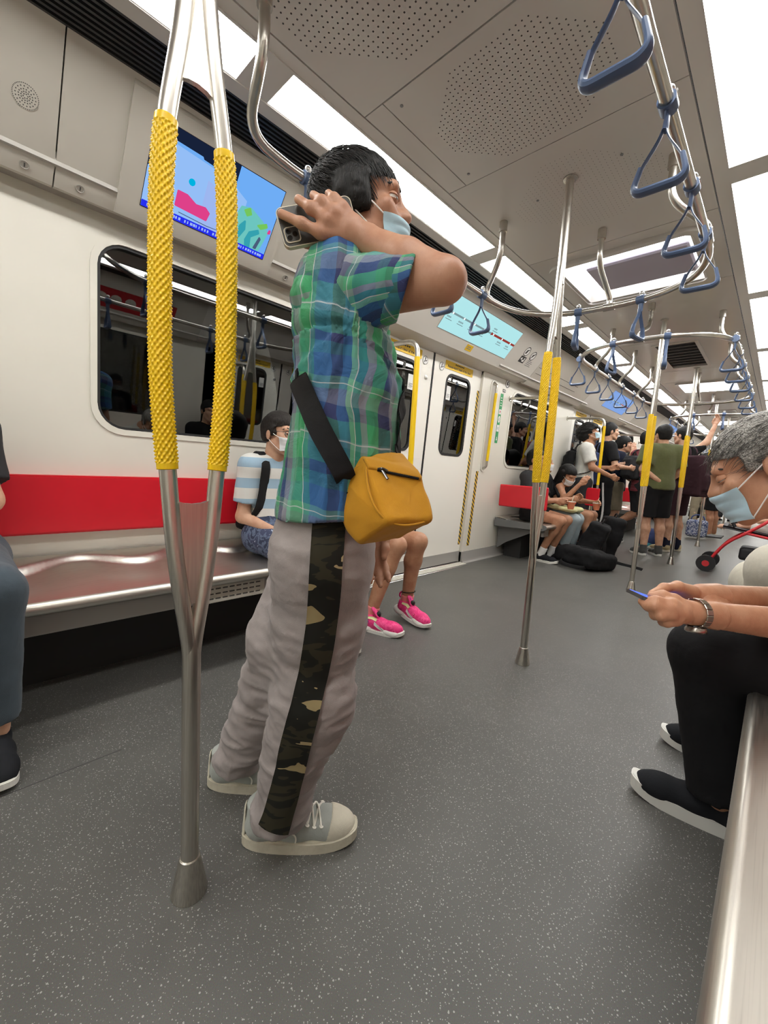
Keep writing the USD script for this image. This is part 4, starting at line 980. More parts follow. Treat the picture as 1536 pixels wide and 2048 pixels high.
# ------------------------------------------------------------------ heads, hands, shoes
class Head:
    """head frame: c centre (ear level), f forward, u up, s scale"""
    def __init__(H, c, f, u=(0, 0, 1), s=1.0):
        H.c = np.asarray(c, float); H.f = nrm(f); H.l = nrm(np.cross(u, H.f)); H.u = np.cross(H.f, H.l); H.s = s
        H.B = np.stack([H.l, H.f, H.u])
    def p(H, l, f, u): return H.c + H.s * (l * H.l + f * H.f + u * H.u)
    def v(H, l, f, u): return l * H.l + f * H.f + u * H.u
    def ell(H, c, r): return ell(H.p(*c), np.array(r) * H.s, H.B)
    def cap(H, a, b, ra, rb=None): return cap(H.p(*a), H.p(*b), ra * H.s, None if rb is None else rb * H.s)
    def prims(H):
        S = [H.ell((0, -.012, .040), (.074, .094, .082)), H.ell((0, .022, -.030), (.060, .070, .078)), H.cap((-.012, .066, -.090), (.012, .066, -.090), .022),
             H.cap((-.050, .000, -.050), (-.030, .050, -.082), .020), H.cap((.050, .000, -.050), (.030, .050, -.082), .020),
             H.cap((-.034, .078, .030), (.034, .078, .030), .014), H.cap((-.044, .060, -.014), (-.030, .070, -.030), .020), H.cap((.044, .060, -.014), (.030, .070, -.030), .020),
             H.cap((0, .086, .018), (0, .106, -.018), .0075, .0115), H.cap((-.011, .094, -.022), (.011, .094, -.022), .0085),
             H.cap((-.017, .084, -.050), (.017, .084, -.050), .0085), H.cap((-.014, .083, -.061), (.014, .083, -.061), .0085),
             H.cap((0, -.02, -.04), (0, -.035, -.13), .054, .056)]
        for q in (-1, 1): S += [ell(H.p(q * .078, -.012, -.004), np.array([.009, .019, .031]) * H.s, np.stack([nrm(H.l + H.f * .25 * -q), nrm(H.f - H.l * .25 * -q), H.u]))]
        return S
    def sockets(H): return [H.ell((q * .032, .094, .010), (.017, .016, .0115)) for q in (-1, 1)] + [H.cap((-.016, .093, -.0555), (.016, .093, -.0555), .0025)]
    def skinmesh(H, h): return sdf(H.prims(), h, .016 * H.s, H.sockets(), ksub=.008 * H.s)
    def eyes(H, par, open_=.5, brow='brow_hair', side=(-1, 1)):
        for q in side:
            c = H.p(q * .032, .0750, .0085)
            e = obj('eye', ell_mesh(c, np.array([.0118] * 3) * H.s), 'eye_white', par)
            obj('iris', ell_mesh(c + H.s * H.v(0, .0068, -.0012), np.array([.0072, .0060, .0072]) * H.s, H.B), 'eye_dark', e)
            L = .0085 + (open_ - .5) * .016
            for nm, sg, z in (('eyelid', -1, L + .0015), ('lower_lid', 1, .0035)):
                k = sdf([H.ell((q * .032, .0757, .0087), (.0152, .0132, .0134))], .0012 * H.s, 0, planes=(half(H.p(0, .08, z), sg * H.u + sg * .2 * H.f),))
                if len(k.vertices): obj(nm, k, par_skin(par), par)
            obj('eyebrow', sdf([H.cap((q * .016, .0925, .030), (q * .036, .0865, .036), .0035, .004), H.cap((q * .036, .0865, .036), (q * .052, .068, .029), .004, .0022)], .0022 * H.s, .004), brow, par)
    def hair(H, h, back=.0, top=.018, fringe=.052, side=-.005, nape=-.055, seed=1, amp=.008, long=False, vol=.012, fr=26, part=None, cover=0):
        P = [H.ell((0, -.018, .044), (.074 + vol, .092 + vol + back, .079 + top)), H.ell((0, -.045, .0), (.066 + vol * .8, .058 + vol + back, .085))]
        P += [H.cap((q * .070, .022, .03), (q * .071, .012, side - .02), .014, .008) for q in (-1, 1)]
        if cover: P += [H.ell((q * .074, -.014, .004), (.024, .040, .046)) for q in (-1, 1)]
        face = lambda p: face_cut(H, p, fringe, side, nape)
        def fn(p):
            return np.maximum(evalf(P, p, .015), face(p))
        lo = _lo(*[q[1] for q in P]); hi = -_lo(*[-q[2] for q in P])
        return sdf([(fn, lo, hi)], h, 0, disp=lambda V: amp * (meshkit.fbm(((V - H.c) @ H.B.T) * np.array([fr, fr * .45, fr * .8]) / H.s, 3, seed) - .42))
    def mask(H, par, m='mask_blue', down=0.0, loops=True, chin=-.106, topz=-.004, thick=.0022, bulge=.0055):
        """pleated face mask and ear loops"""
        n, k = 22, 26
        P = np.zeros((n, k, 3)); pr = H.prims()
        for i, t in enumerate(np.linspace(0, 1, n)):
            u = topz + (chin - topz) * t - down
            for j, a in enumerate(np.linspace(-1, 1, k)):
                th = a * 1.02 * (1 - .10 * t)
                P[i, j] = H.p(.13 * math.sin(th) , .0 + .13 * math.cos(th) + .02, u)
        hz = ((P - H.c) @ H.u) / H.s
        d = (H.p(0, .015, -.045 - down) * .55 + H.c * .45) + .45 * H.s * (.015 * H.f + hz[..., None] * H.u) - P
        Q = drape(pr, .016 * H.s, P, d, .0045 * H.s, .0, 30)
        Qs = ndimage.gaussian_filter(Q, (4.0, 2.2, 0), mode='nearest'); ef = np.abs(np.linspace(-1, 1, k))[None, :, None] ** 3; Q = Qs * (1 - ef) + Q * ef + nrm(H.f) * .004 * H.s * (1 - ef)
        t = np.linspace(0, 1, n)[:, None]; a = np.linspace(-1, 1, k)[None]
        bul = bulge * np.sin(PI * t) * (1 - a ** 2) + .0028 * np.abs(np.sin(t * PI * 3.5)) * (1 - a ** 4)
        nose = .006 * np.exp(-(a / .18) ** 2) * np.exp(-(t / .18) ** 2)
        Q += (bul * 1.0 - nose * .0)[..., None] * H.s * nrm(H.f)
        o = obj('face_mask', sheet(Q, thick), m, par, smooth=60)
        if loops:
            for q, j in ((-1, 0), (1, k - 1)):
                for i, ez in ((1, .020), (n - 2, -.026)):
                    a_ = Q[i, j]; b_ = H.p(q * (.080), .004 - .016, ez); mid = (a_ + b_) / 2 + H.l * q * H.s * .006
                    obj('ear_loop', tube(spline([a_, mid, b_], 6), .0016 * H.s, 6), 'elastic', o)
        return o
def face_cut(H, p, fringe, side, nape):
    q = (p - H.c) @ H.B.T / H.s; l, f, u = q[..., 0], q[..., 1], q[..., 2]
    a = np.minimum(np.minimum(f - .030 - .25 * np.clip(u - .03, 0, .1), 9), (fringe + .10 * np.clip(np.abs(l) - .03, 0, 1) * -3.0) - u + 0 * l)      # in front of the temple and below the fringe
    b = np.minimum(f - .012, side - u)
    c = np.minimum(f + .025, side - .004 - u + 0)
    d = nape - u
    return np.maximum(np.maximum(a, b), np.maximum(c * 1.0, d)) * H.s
def ell_mesh(c, r, B=None):
    m = trimesh.creation.icosphere(3, 1.0); B = np.eye(3) if B is None else B
    return tri(np.asarray(c) + (m.vertices * np.asarray(r)) @ B, m.faces)
SKIN = {}
def par_skin(p): return SKIN.get(str(p.GetPath()), 'skin_man')
def hand_prims(w, K, tips, mids, thumb, rw=.026, rf=.0088, palm=None):
    """w wrist, K knuckles (4), mids/tips per finger, thumb list of points"""
    P = []
    for i in range(4):
        r = rf * (1.0, 1.02, .98, .86)[i]
        P.append(cap(np.asarray(w) * .85 + np.asarray(K[i]) * .15, K[i], .0135, .0118))
        m = [np.asarray(x, float) for x in mids[i]] if np.ndim(mids[i]) == 2 else [np.asarray(mids[i], float)]
        pts = [np.asarray(K[i], float)] + m + [np.asarray(tips[i], float)]
        for j, (a, b) in enumerate(zip(pts, pts[1:])): P.append(cap(a, b, r * (1.08 - .1 * j), r * (1.0 - .12 * j)))
    for i in range(3): P.append(cap((np.asarray(K[i]) + np.asarray(w)) / 2, (np.asarray(K[i + 1]) + np.asarray(w)) / 2, .0135))
    for j, (a, b) in enumerate(zip(thumb, thumb[1:])): P.append(cap(a, b, (.0155, .0115, .0098)[min(j, 2)], (.0118, .0100, .0085)[min(j, 2)]))
    return P
def hand_auto(w, d, n, t, curl=(.25, .35, .3), s=1.0, spread=.06, thumb_in=.5):
    """relaxed hand: w wrist, d finger direction, n out of the back of the hand, t towards the thumb"""
    w = np.asarray(w, float); d = nrm(d); n = nrm(np.asarray(n) - d * (np.asarray(n) @ d)); t0 = np.cross(n, d); t = t0 if t0 @ np.asarray(t) > 0 else -t0
    K, mids, tips = [], [], []
    L = ((.044, .026, .021), (.049, .029, .022), (.045, .027, .022), (.035, .020, .019))
    for i in range(4):
        q = (.030, .010, -.010, -.028)[i]
        k = w + s * (d * (.092, .095, .089, .080)[i] + t * q); K.append(k)
        a = 0; p = k; pts = []
        dd = nrm(d + t * spread * (1.4 - i))
        for j in range(3):
            a += curl[j] * (1 + .06 * i)
            p = p + s * L[i][j] * (dd * math.cos(a) - n * math.sin(a)); pts.append(p)
        mids.append(pts[:2]); tips.append(pts[2])
    th = [w + s * (d * .018 + t * .022), w + s * (d * .052 + t * .046 - n * .010), w + s * (d * .082 + t * (.052 - .02 * thumb_in) - n * .022), w + s * (d * .106 + t * (.050 - .034 * thumb_in) - n * .030)]
    return hand_prims(w, K, tips, mids, th, rf=.0088 * s)
def shoe(par, heel, toe, name='shoe', upper='sneaker_black', sole='rubber_white', pitch=0.0, h=.005, tall=.075, st=.026, toecap=None, wid=1.0, extra=None, label=None, roll=0):
    """heel, toe: ground points under both ends of the sole"""
    heel = np.asarray(heel, float); toe = np.asarray(toe, float); L = np.linalg.norm((toe - heel)[:2]); d = nrm(toe - heel) if abs(toe[2] - heel[2]) > .001 else nrm(A3(*(toe - heel)[:2], 0))
    y = nrm(np.cross((0, 0, 1), d)); z = np.cross(d, y); k = L / .28
    X = lambda a, b, c: heel + d * a * k + y * b * k * wid + z * c * k
    B = np.stack([d, y, z])
    th = np.linspace(0, 2 * PI, 40, endpoint=False)
    ox = .14 + .14 * np.cos(th); w_ = (.0425 + .0045 * np.cos(th)) * np.abs(np.sin(th)) ** .62 * np.sign(np.sin(th))
    P = Polygon(list(zip(ox, w_))).buffer(.003).buffer(-.003)
    s0 = extr(P, st); s1 = extr(P.buffer(-.004), st + .003)
    v = np.vstack([s0.vertices, s1.vertices]); F = np.vstack([s0.faces, s1.faces + len(s0.vertices)])
    v = v + np.stack([0 * v[:, 0], 0 * v[:, 0], .018 * np.clip((v[:, 0] - .19) / .09, 0, 1) ** 2 + .006 * np.clip((.05 - v[:, 0]) / .05, 0, 1) ** 2], 1)
    o = obj(name, tri(X(0, 0, 0) + (v * k * np.array([1, wid, 1])) @ B, F), sole, par, label=label)
    U = [cap(X(.045, 0, .050), X(.13, 0, .046), .038 * k, .038 * k, y, 1.05), cap(X(.13, 0, .046), X(.215, .002, .040), .0405 * k, .037 * k, z, 1.1), cap(X(.205, .002, .040), X(.240, .002, .036), .037 * k, .032 * k, z, 1.1), cap(X(.050, 0, .055), X(.046, 0, .05 + tall * .6), .036 * k, .036 * k)]
    pl = (half(X(0, 0, .016), -z), half(X(.05, 0, .045 + tall * .62), z - .12 * d))
    obj('upper', sdf(U, h, .02 * k, planes=pl), upper, o)
    if toecap: obj('toe_cap', sdf([cap(X(.13, 0, .047), X(.215, .002, .041), .042 * k, .0388 * k, z, 1.1), cap(X(.205, .002, .041), X(.240, .002, .037), .0388 * k, .0338 * k, z, 1.1)], h * .8, .02 * k, planes=(half(X(0, 0, .016), -z), half(X(.196, 0, 0), -d + .25 * z))), toecap, o)
    return o, X, U, d, y, z
# ------------------------------------------------------------------ a clothed figure from joints
def figure(name_label, J, group=None, res=.012, hres=.006, handres=.0045, b=1.0, girth=1.0, sk='skin_pale', shirt=None, sleeve=.75, pants=None, leg=1.0, hem_drop=.0, hair='hair_black', hairkw=None, mask=None, shoes=None,
           headf=None, headu=(0, 0, 1), hs=1.0, hands=True, brow='brow_hair', eyes=True, loose=.012, pantloose=.014, hem=None, eyeopen=.5, sock=None, sockh=.10, legflare=0.0, disp=None, seated=False, pdisp=None):
    """J: joints pelvis, chest, neck, head, shoulder/elbow/wrist/hip/knee/ankle/heel/toe _l/_r and optional hand dirs; b scales radii"""
    base = (J['pelvis'][0], J['pelvis'][1], 0)
    t = thing('person', name_label, 'person', base, group)
    SKIN[str(t.GetPath())] = sk
    j = {k: np.asarray(v, float) for k, v in J.items()}
    up = nrm(j['neck'] - j['pelvis']); lat = nrm(j['shoulder_l'] - j['shoulder_r']); fwd = nrm(np.cross(lat, up))
    hip_ax = nrm(j['hip_l'] - j['hip_r']); g = girth
    waist = j['pelvis'] * .55 + j['chest'] * .45
    def torso(e=0.0):
        return [cap(j['chest'] + up * .02, j['chest'] - up * .07, .150 * b * g + e, .140 * b * g + e, fwd, 1.42), cap(j['chest'] - up * .05, waist, .140 * b * g + e, .130 * b * g + e, fwd, 1.35),
                cap(waist, j['pelvis'], .130 * b * g + e, .145 * b * g + e, fwd, 1.32),
                cap(j['shoulder_l'], j['chest'] + up * .05, .055 * b + e, .085 * b + e), cap(j['shoulder_r'], j['chest'] + up * .05, .055 * b + e, .085 * b + e),
                cap(j['shoulder_l'] * .75 + j['neck'] * .25, j['neck'], .048 * b + e * .8, .050 * b + e * .5), cap(j['shoulder_r'] * .75 + j['neck'] * .25, j['neck'], .048 * b + e * .8, .050 * b + e * .5)]
    def arm(q, e=0.0): return [cap(j['shoulder_' + q], j['elbow_' + q], .050 * b + e, .041 * b + e), cap(j['elbow_' + q], j['wrist_' + q], .041 * b + e, .027 * b + e * .6)]
    def legp(q, e=0.0, e2=None):
        e2 = e if e2 is None else e2
        kn, an = j['knee_' + q], j['ankle_' + q]; calf = kn * .66 + an * .34; back = nrm(np.cross(hip_ax, nrm(an - kn))); back = back if back @ fwd < 0 else -back
        return [cap(j['hip_' + q], kn, .086 * b * g + e, .058 * b + e), cap(kn, calf + back * .012, .056 * b + e, .056 * b + e), cap(calf + back * .012, an, .055 * b + e, .037 * b + e2)]
    H = Head(j['head'], headf if headf is not None else fwd, headu, hs)
    neck = [cap(j['neck'] - up * .03, H.p(0, -.022, -.05), .054 * b, .052 * hs)]
    body = torso() + arm('l') + arm('r') + legp('l') + legp('r') + neck + [cap(j['hip_l'], j['hip_r'], .095 * b * g)]
    ms = [sdf(body, res, .03 * b), sdf(H.prims() + neck, hres, .016 * hs, H.sockets(), ksub=.008)]
    if hands:
        for q in 'lr':
            e, w = j['elbow_' + q], j['wrist_' + q]; d = J.get('hand_' + q); d = nrm(w - e) if d is None else nrm(d)
            n = J.get('back_' + q); n = nrm(n) if n is not None else (lat if q == 'l' else -lat)
            tt = J.get('thumb_' + q); tt = fwd if tt is None else tt
            hp = hand_auto(w, d, n, tt, curl=J.get('curl_' + q, (.3, .45, .35)), s=.92 * b) + [cap(w - nrm(w - e) * .05, w, .030 * b, .026 * b, None)]
            ms.append(sdf(hp, handres, .010))
    obj('body', join(ms), sk, t, smooth=True)
    if shoes:
        for q in 'lr':
            kw = dict(shoes); sp = kw.pop('pitch_' + q, 0); kw.pop('pitch_l', 0); kw.pop('pitch_r', 0)
            shoe(t, j['heel_' + q], j['toe_' + q], h=max(.005, res * .6), **kw)
            if sock: obj('sock', sdf([cap(j['ankle_' + q] - A3(0, 0, .03), j['ankle_' + q] + nrm(j['knee_' + q] - j['ankle_' + q]) * sockh, .045 * b, .046 * b)], .007, 0, planes=(half(j['ankle_' + q] + nrm(j['knee_' + q] - j['ankle_' + q]) * sockh * .9, j['knee_' + q] - j['ankle_' + q]),)), sock, t, smooth=True)
    shirt_p = pant_p = None
    if shirt:
        P = torso(loose); cuts = []
        for q in 'lr':
            s_, e_, w_ = j['shoulder_' + q], j['elbow_' + q], j['wrist_' + q]
            if sleeve <= 1: c = s_ + (e_ - s_) * sleeve; P.append(cut(cap(s_, c, .062 * b + loose, .060 * b + loose), half(c, e_ - s_)))
            else: c = e_ + (w_ - e_) * (sleeve - 1); P += [cap(s_, e_, .052 * b + loose, .046 * b + loose), cut(cap(e_, c, .046 * b + loose, .034 * b + loose), half(c, w_ - e_))]
        hz = j['pelvis'] - up * (.10 * b if not seated else .02) if hem is None else np.asarray(hem, float)
        P.append(cap(j['pelvis'], j['pelvis'] - up * .10, .148 * b * g + loose, .155 * b * g + loose, fwd, 1.3))
        P = [cut(p, half(hz, -up)) for p in P]
        colr = half(j['neck'] + up * .028 * b, up + fwd * .25)
        dsp = disp or (lambda V: .006 * (meshkit.fbm(V * np.array([14, 14, 9.0]), 3, 4) - .5))
        obj('shirt', sdf([cut(p, colr) for p in P], res, .035 * b, disp=dsp), shirt, t, smooth=True); shirt_p = P
    if pants:
        P = [cap(j['pelvis'] + up * .05, j['pelvis'], .142 * b * g + pantloose, .150 * b * g + pantloose, fwd, 1.3), cap(j['hip_l'], j['hip_r'], .100 * b * g + pantloose)]
        for q in 'lr':
            h_, k_, a_ = j['hip_' + q], j['knee_' + q], j['ankle_' + q]
            if leg <= 1: c = h_ + (k_ - h_) * leg; P.append(cut(cap(h_, c, .090 * b * g + pantloose, .078 * b + pantloose + legflare), half(c, k_ - h_)))
            else:
                c = k_ + (a_ - k_) * (leg - 1); P += [cap(h_, k_, .090 * b * g + pantloose, .066 * b + pantloose), cut(cap(k_, c, .064 * b + pantloose, .050 * b + pantloose + legflare), half(c, a_ - k_))]
        obj('trousers' if leg > 1 else 'shorts', sdf(P, res, .03 * b, disp=pdisp or (lambda V: .006 * (meshkit.fbm(V * np.array([12, 12, 16.0]), 3, 9) - .5))), pants, t, smooth=True); pant_p = P
    if hair:
        kw = dict(h=hres, amp=.008); kw.update(hairkw or {})
        obj('hair', H.hair(**kw), hair, t, smooth=True)
    if eyes and hres <= .0061: H.eyes(t, eyeopen, brow)
    if mask: H.mask(t, mask)
    return t, H, j, shirt_p, pant_p
def standing(x, y, face, h=1.68, lean=0.0, spread=.10, twist=0.0, step=(0, 0)):
    """joints of a standing figure; face = heading angle from +x"""
    F = A3(math.cos(face), math.sin(face), 0); L = A3(-F[1], F[0], 0); U = A3(0, 0, 1); O = A3(x, y, 0); k = h / 1.70
    P = lambda f, l, u: O + k * (f * F + l * L + u * U)
    J = dict(pelvis=P(-.01, 0, .93), chest=P(.0 + lean * .3, 0, 1.27), neck=P(-.02 + lean * .45, 0, 1.42), head=P(.02 + lean * .6, 0, 1.585))
    for q, s in (('l', 1), ('r', -1)):
        st = step[0] if s > 0 else step[1]
        J.update({'shoulder_' + q: P(-.02 + lean * .42, s * .172, 1.375), 'elbow_' + q: P(-.02 + lean * .3, s * .215, 1.10), 'wrist_' + q: P(.06 + lean * .3, s * .205, .87),
                  'hip_' + q: P(-.01, s * .085, .90), 'knee_' + q: P(.015 + st * .5, s * (.085 + spread * .15), .49), 'ankle_' + q: P(-.03 + st, s * (.085 + spread * .3), .085),
                  'heel_' + q: P(-.085 + st, s * (.085 + spread * .3), 0), 'toe_' + q: P(.185 + st, s * (.10 + spread * .45), 0)})
    J['_P'] = P; J['_F'] = F; J['_L'] = L
    return J
def seat_joints(x, y, face, seat=.44, h=1.65, lean=.0, knees=(.10, -.10), feet=(.42, .42), feetl=None, kz=.50):
    """joints of a seated figure; x, y under the pelvis"""
    F = A3(math.cos(face), math.sin(face), 0); L = A3(-F[1], F[0], 0); U = A3(0, 0, 1); O = A3(x, y, 0); k = h / 1.70
    P = lambda f, l, u: O + f * F + l * L + u * U
    z = seat + .085; fl = feetl or knees
    J = dict(pelvis=P(0, 0, z), chest=P(-.03 + lean * .30, 0, z + .335 * k - lean * .03), neck=P(-.02 + lean * .46, 0, z + .485 * k - lean * .08), head=P(.02 + lean * .62, 0, z + .645 * k - lean * .14))
    for q, s, i in (('l', 1, 0), ('r', -1, 1)):
        J.update({'shoulder_' + q: P(-.02 + lean * .42, s * .165 * k, z + .435 * k - lean * .07), 'elbow_' + q: P(.02 + lean * .4, s * .21 * k, z + .17 * k), 'wrist_' + q: P(.23 + lean * .2, s * .14 * k, z + .09),
                  'hip_' + q: P(.02, s * .085, z - .005), 'knee_' + q: P(.43 * k, knees[i], kz), 'ankle_' + q: P(feet[i] - .02, fl[i], .085), 'heel_' + q: P(feet[i] - .075, fl[i], 0), 'toe_' + q: P(feet[i] + .19, fl[i] + .02 * s, 0)})
    J['_P'] = P; J['_F'] = F; J['_L'] = L
    return J
def strip_tag(J): return {k: v for k, v in J.items() if not k.startswith('_')}
# ------------------------------------------------------------------ the man in the plaid shirt
MF = nrm(A3(.68, .733, 0)); MR = A3(MF[1], -MF[0], 0); UP = A3(0, 0, 1)
man = thing('person', 'man in blue and green plaid shirt standing with a phone at his ear', 'person', (-.80, .55, 0))
SKIN[str(man.GetPath())] = 'skin_man'
mp0 = A3(-0.7510, 0.5986, 0.7483)
MH = Head(A3(-0.7157, 0.6272, 1.4665), nrm(MF * 1.0 + MR * .13 + UP * .10), nrm(UP - MF * .10), .93)
neck = [cap(A3(-0.7390, 0.6083, 1.3469), MH.p(0, -.024, -.05), .055, .052)]
m_elb, m_wri, m_mid = A3(-0.4510, 0.5898, 1.2500), A3(-0.6067, 0.5508, 1.3474), A3(-0.5215, 0.5684, 1.2947)
m_sho = A3(-0.6910, 0.5513, 1.2627)
la_s, la_e, la_w = A3(-0.6913, 0.5457, 1.2734) - MR * .31, A3(-0.6909, 0.6053, 1.0179) - MR * .26, A3(-0.6568, 0.6437, 0.7773) - MR * .19
mbody = [cap(A3(-0.7300, 0.6056, 1.2241), A3(-0.7220, 0.6113, 1.1177), .135, .135, MF, 1.65), cap(A3(-0.7260, 0.6075, 1.1173), A3(-0.7333, 0.6024, 0.8954), .140, .138, MF, 1.4), cap(A3(-0.7333, 0.6024, 0.8954), mp0, .14, .15, MF, 1.4),
         cap(la_s, la_e, .05, .042), cap(la_e, la_w, .041, .028)] + neck + [cap(mp0 + MR * .08, A3(-0.7174, 0.5593, 0.4072), .08, .06), cap(A3(-0.7174, 0.5593, 0.4072), A3(-0.7899, 0.5224, 0.0595), .058, .038), cap(mp0 - MR * .085, A3(-0.8849, 0.5590, 0.3543), .08, .06), cap(A3(-0.8849, 0.5590, 0.3543), A3(-1.0217, 0.5269, 0.0761), .058, .038)]
marm = [cap(m_sho, m_elb, .046, .038), cap(m_elb, m_mid, .035, .0345), cap(m_mid, m_wri, .0345, .0250)]
mhand = hand_prims(m_wri, [A3(-0.6553, 0.4826, 1.3474), A3(-0.6449, 0.4870, 1.3671), A3(-0.6374, 0.4963, 1.3813), A3(-0.6338, 0.5101, 1.3956)],
                   [A3(-0.7212, 0.4393, 1.3833), A3(-0.6999, 0.4607, 1.4105), A3(-0.6809, 0.4801, 1.4194), A3(-0.6667, 0.5032, 1.4286)],
                   [A3(-0.6811, 0.4575, 1.3613), A3(-0.6672, 0.4660, 1.3865), A3(-0.6536, 0.4808, 1.3993), A3(-0.6438, 0.4999, 1.4098)],
                   [A3(-0.6183, 0.5460, 1.3517), A3(-0.6567, 0.5278, 1.3437), A3(-0.6910, 0.5066, 1.3447), A3(-0.7127, 0.4894, 1.3490)], rf=.0092)
lh = hand_auto(la_w, nrm(la_w - la_e), -MR, MF, s=.95)
obj('body', join([sdf(mbody, .009, .03), MH.skinmesh(.0032), sdf(marm + [cap(m_wri, m_wri * .7 + A3(-0.6464, 0.4940, 1.3672) * .3, .027, .024)] + mhand, .0032, .010), sdf(lh + [cap(la_w - nrm(la_w - la_e) * .06, la_w, .031, .027)], .004, .010)]), 'skin_man', man, smooth=True)
MH.eyes(man, .55)
obj('hair', MH.hair(.0034, top=-.004, fringe=.052, side=-.030, nape=-.062, amp=.012, vol=.008, fr=34, seed=3, cover=1), 'hair_black', man, smooth=True)
# strands over the hair cap
def strands(par, H, mat_, n, length, seed, w=.0011, down=.6, front=True, hp=None, fringe=.045, side=-.01):
    rng = np.random.default_rng(seed); pts = []; cnt = []
    prm = [H.ell((0, -.018, .044), (.085, .103, .085)), H.ell((0, -.045, .0), (.076, .069, .087))]
    v = rng.normal(size=(n * 3, 3)); v /= np.linalg.norm(v, axis=1)[:, None]; v = v[v[:, 2] > -.45]
    o = H.p(0, -.02, .03); d0 = o + .2 * H.s * v @ H.B
    r = drape(prm, .015, d0, o - d0, -.004, .0, 25); ok = face_cut(H, r, fringe, side, -.06) < -.001
    v, r = v[ok][:n], r[ok][:n]; m = len(r); unit = lambda a: a / np.linalg.norm(a, axis=1)[:, None]
    g = unit(np.stack([v[:, 0] * .5, .55 + .3 * rng.random(m), np.full(m, -down)], 1) @ H.B + .11 * rng.normal(size=(m, 3))); nn = unit(r - o)
    g = unit(g - nn * (np.einsum('ij,ij->i', g, nn) * .85)[:, None] + nn * .12)
    L = (length * (.6 + .6 * rng.random(m)))[:, None]
    pts = np.stack([r + g * L * t + nn * L * (.18 * t - .30 * t * t) for t in (0, .35, .7, 1.0)], 1).reshape(-1, 3); cnt = [4] * m
    c = UsdGeom.BasisCurves.Define(stage, f'{par.GetPath()}/hair_strands')
    c.CreateTypeAttr('cubic'); c.CreateBasisAttr('catmullRom'); c.CreateWrapAttr('pinned')
    c.CreatePointsAttr(Vt.Vec3fArray.FromNumpy((np.array(pts) - LOC[str(par.GetPath())]).astype(np.float32))); c.CreateCurveVertexCountsAttr(Vt.IntArray(cnt))
    c.CreateWidthsAttr(Vt.FloatArray([w, w, w * .8, w * .3] * len(cnt))); c.SetWidthsInterpolation('vertex')
    UsdShade.MaterialBindingAPI.Apply(c.GetPrim()).Bind(M[mat_]); key(c.GetPrim(), kind='stuff')
mat('strand_black', (.007, .0065, .006), .5); mat('strand_grey', (.50, .48, .44), .45); mat('strand_dark', (.05, .046, .04), .45)
strands(man, MH, 'strand_black', 2600, .032, 11, fringe=.052, side=-.03)
MH.mask(man, 'mask_blue', topz=-.030, chin=-.116)
# shirt body, sleeve, collar
msh = [cap(A3(-0.7377, 0.6060, 1.2762), A3(-0.7263, 0.6065, 1.1601), .165, .166, MF, 1.75), cap(A3(-0.7263, 0.6065, 1.1601), A3(-0.7081, 0.6181, 1.0744), .166, .162, MF, 1.62), cap(A3(-0.7081, 0.6181, 1.0744), A3(-0.7140, 0.6162, 0.9588), .162, .168, MF, 1.46), cap(A3(-0.7140, 0.6162, 0.9588), A3(-0.7331, 0.6021, 0.7977), .168, .182, MF, 1.45),
       cap(A3(-0.6951, 0.5546, 1.2647), A3(-0.7389, 0.6003, 1.2453), .066, .09), cap(la_s, A3(-0.7389, 0.6003, 1.2453) - MR * .08, .066, .09), cap(A3(-0.7262, 0.5724, 1.3036), A3(-0.7431, 0.6117, 1.3493), .056, .060), cap(la_s * .7 + A3(-0.7431, 0.6117, 1.3493) * .3, A3(-0.7431, 0.6117, 1.3493), .058, .060),
       cut(cap(la_s, la_s * .3 + la_e * .7, .068, .066), half(la_s * .3 + la_e * .7, la_e - la_s))]
hemp = half(A3(-0.7312, 0.5653, 0.8180), nrm(-UP + MF * .10)); mcol = half(A3(-0.7376, 0.5958, 1.3472), nrm(UP - MF * .25))
msh = [cut(p, hemp, mcol) for p in msh]
def wrinkle(V):
    q = V - mp0; a = np.arctan2(q @ MR, (q @ MF) * 1.25); z = V[:, 2]; wob = .5 * meshkit.noise(V * 7, 3)
    arm = A3(*A3(-0.6570, 0.5644, 1.1806)); d = V - arm; r = np.linalg.norm(d, axis=1); th = np.arctan2(d @ UP, d @ MF)
    pleat = 1 - np.abs(2 * meshkit.fbm(np.stack([a * 4.2 + wob, z * 2.6, 0 * z], 1), 2, 31) - 1)          # hanging folds
    ray = 1 - np.abs(2 * meshkit.fbm(np.stack([th * 3.4 + wob, r * 4.0, 0 * z + 5], 1), 2, 37) - 1)              # folds fanning out from the armpit
    k = np.clip(1 - r / .34, 0, 1); n1 = meshkit.fbm(V * np.array([13.0, 13, 11]), 3, 2)
    fade = np.clip((V - A3(*A3(-0.7312, 0.5653, 0.8180))) @ (UP - MF * .1) / .05, 0, 1) * np.clip((A3(*A3(-0.7376, 0.5958, 1.3472)) - V) @ UP / .05, 0, 1)
    return fade * (.022 * (pleat - .72) * (1 - .6 * k) + .026 * (ray - .72) * k + .010 * (n1 - .5))
ms_ = sdf(msh, .0058, .03, disp=wrinkle)
def torso_uv(V):
    q = V - mp0; a = np.arctan2(q @ MR, (q @ MF) * 1.25); return np.stack([a * .165 + .02 * q[:, 2], V[:, 2] + .12 * (q @ MF)], 1)
shirt = obj('shirt', ms_, 'plaid', man, smooth=True, uv=torso_uv(np.asarray(ms_.vertices)), label='plaid shirt in blue, navy, green and white')
sl_end = A3(-0.5206, 0.5728, 1.2532); sn = nrm(MF * .97 - UP * .23)
sl_far = sl_end + (sl_end - m_sho) * .3
slp = [cut(cap(m_sho, sl_far, .078, .0420), half(sl_end, sn)), cap(m_sho - MR * .04 - UP * .02, m_sho, .076, .080)]
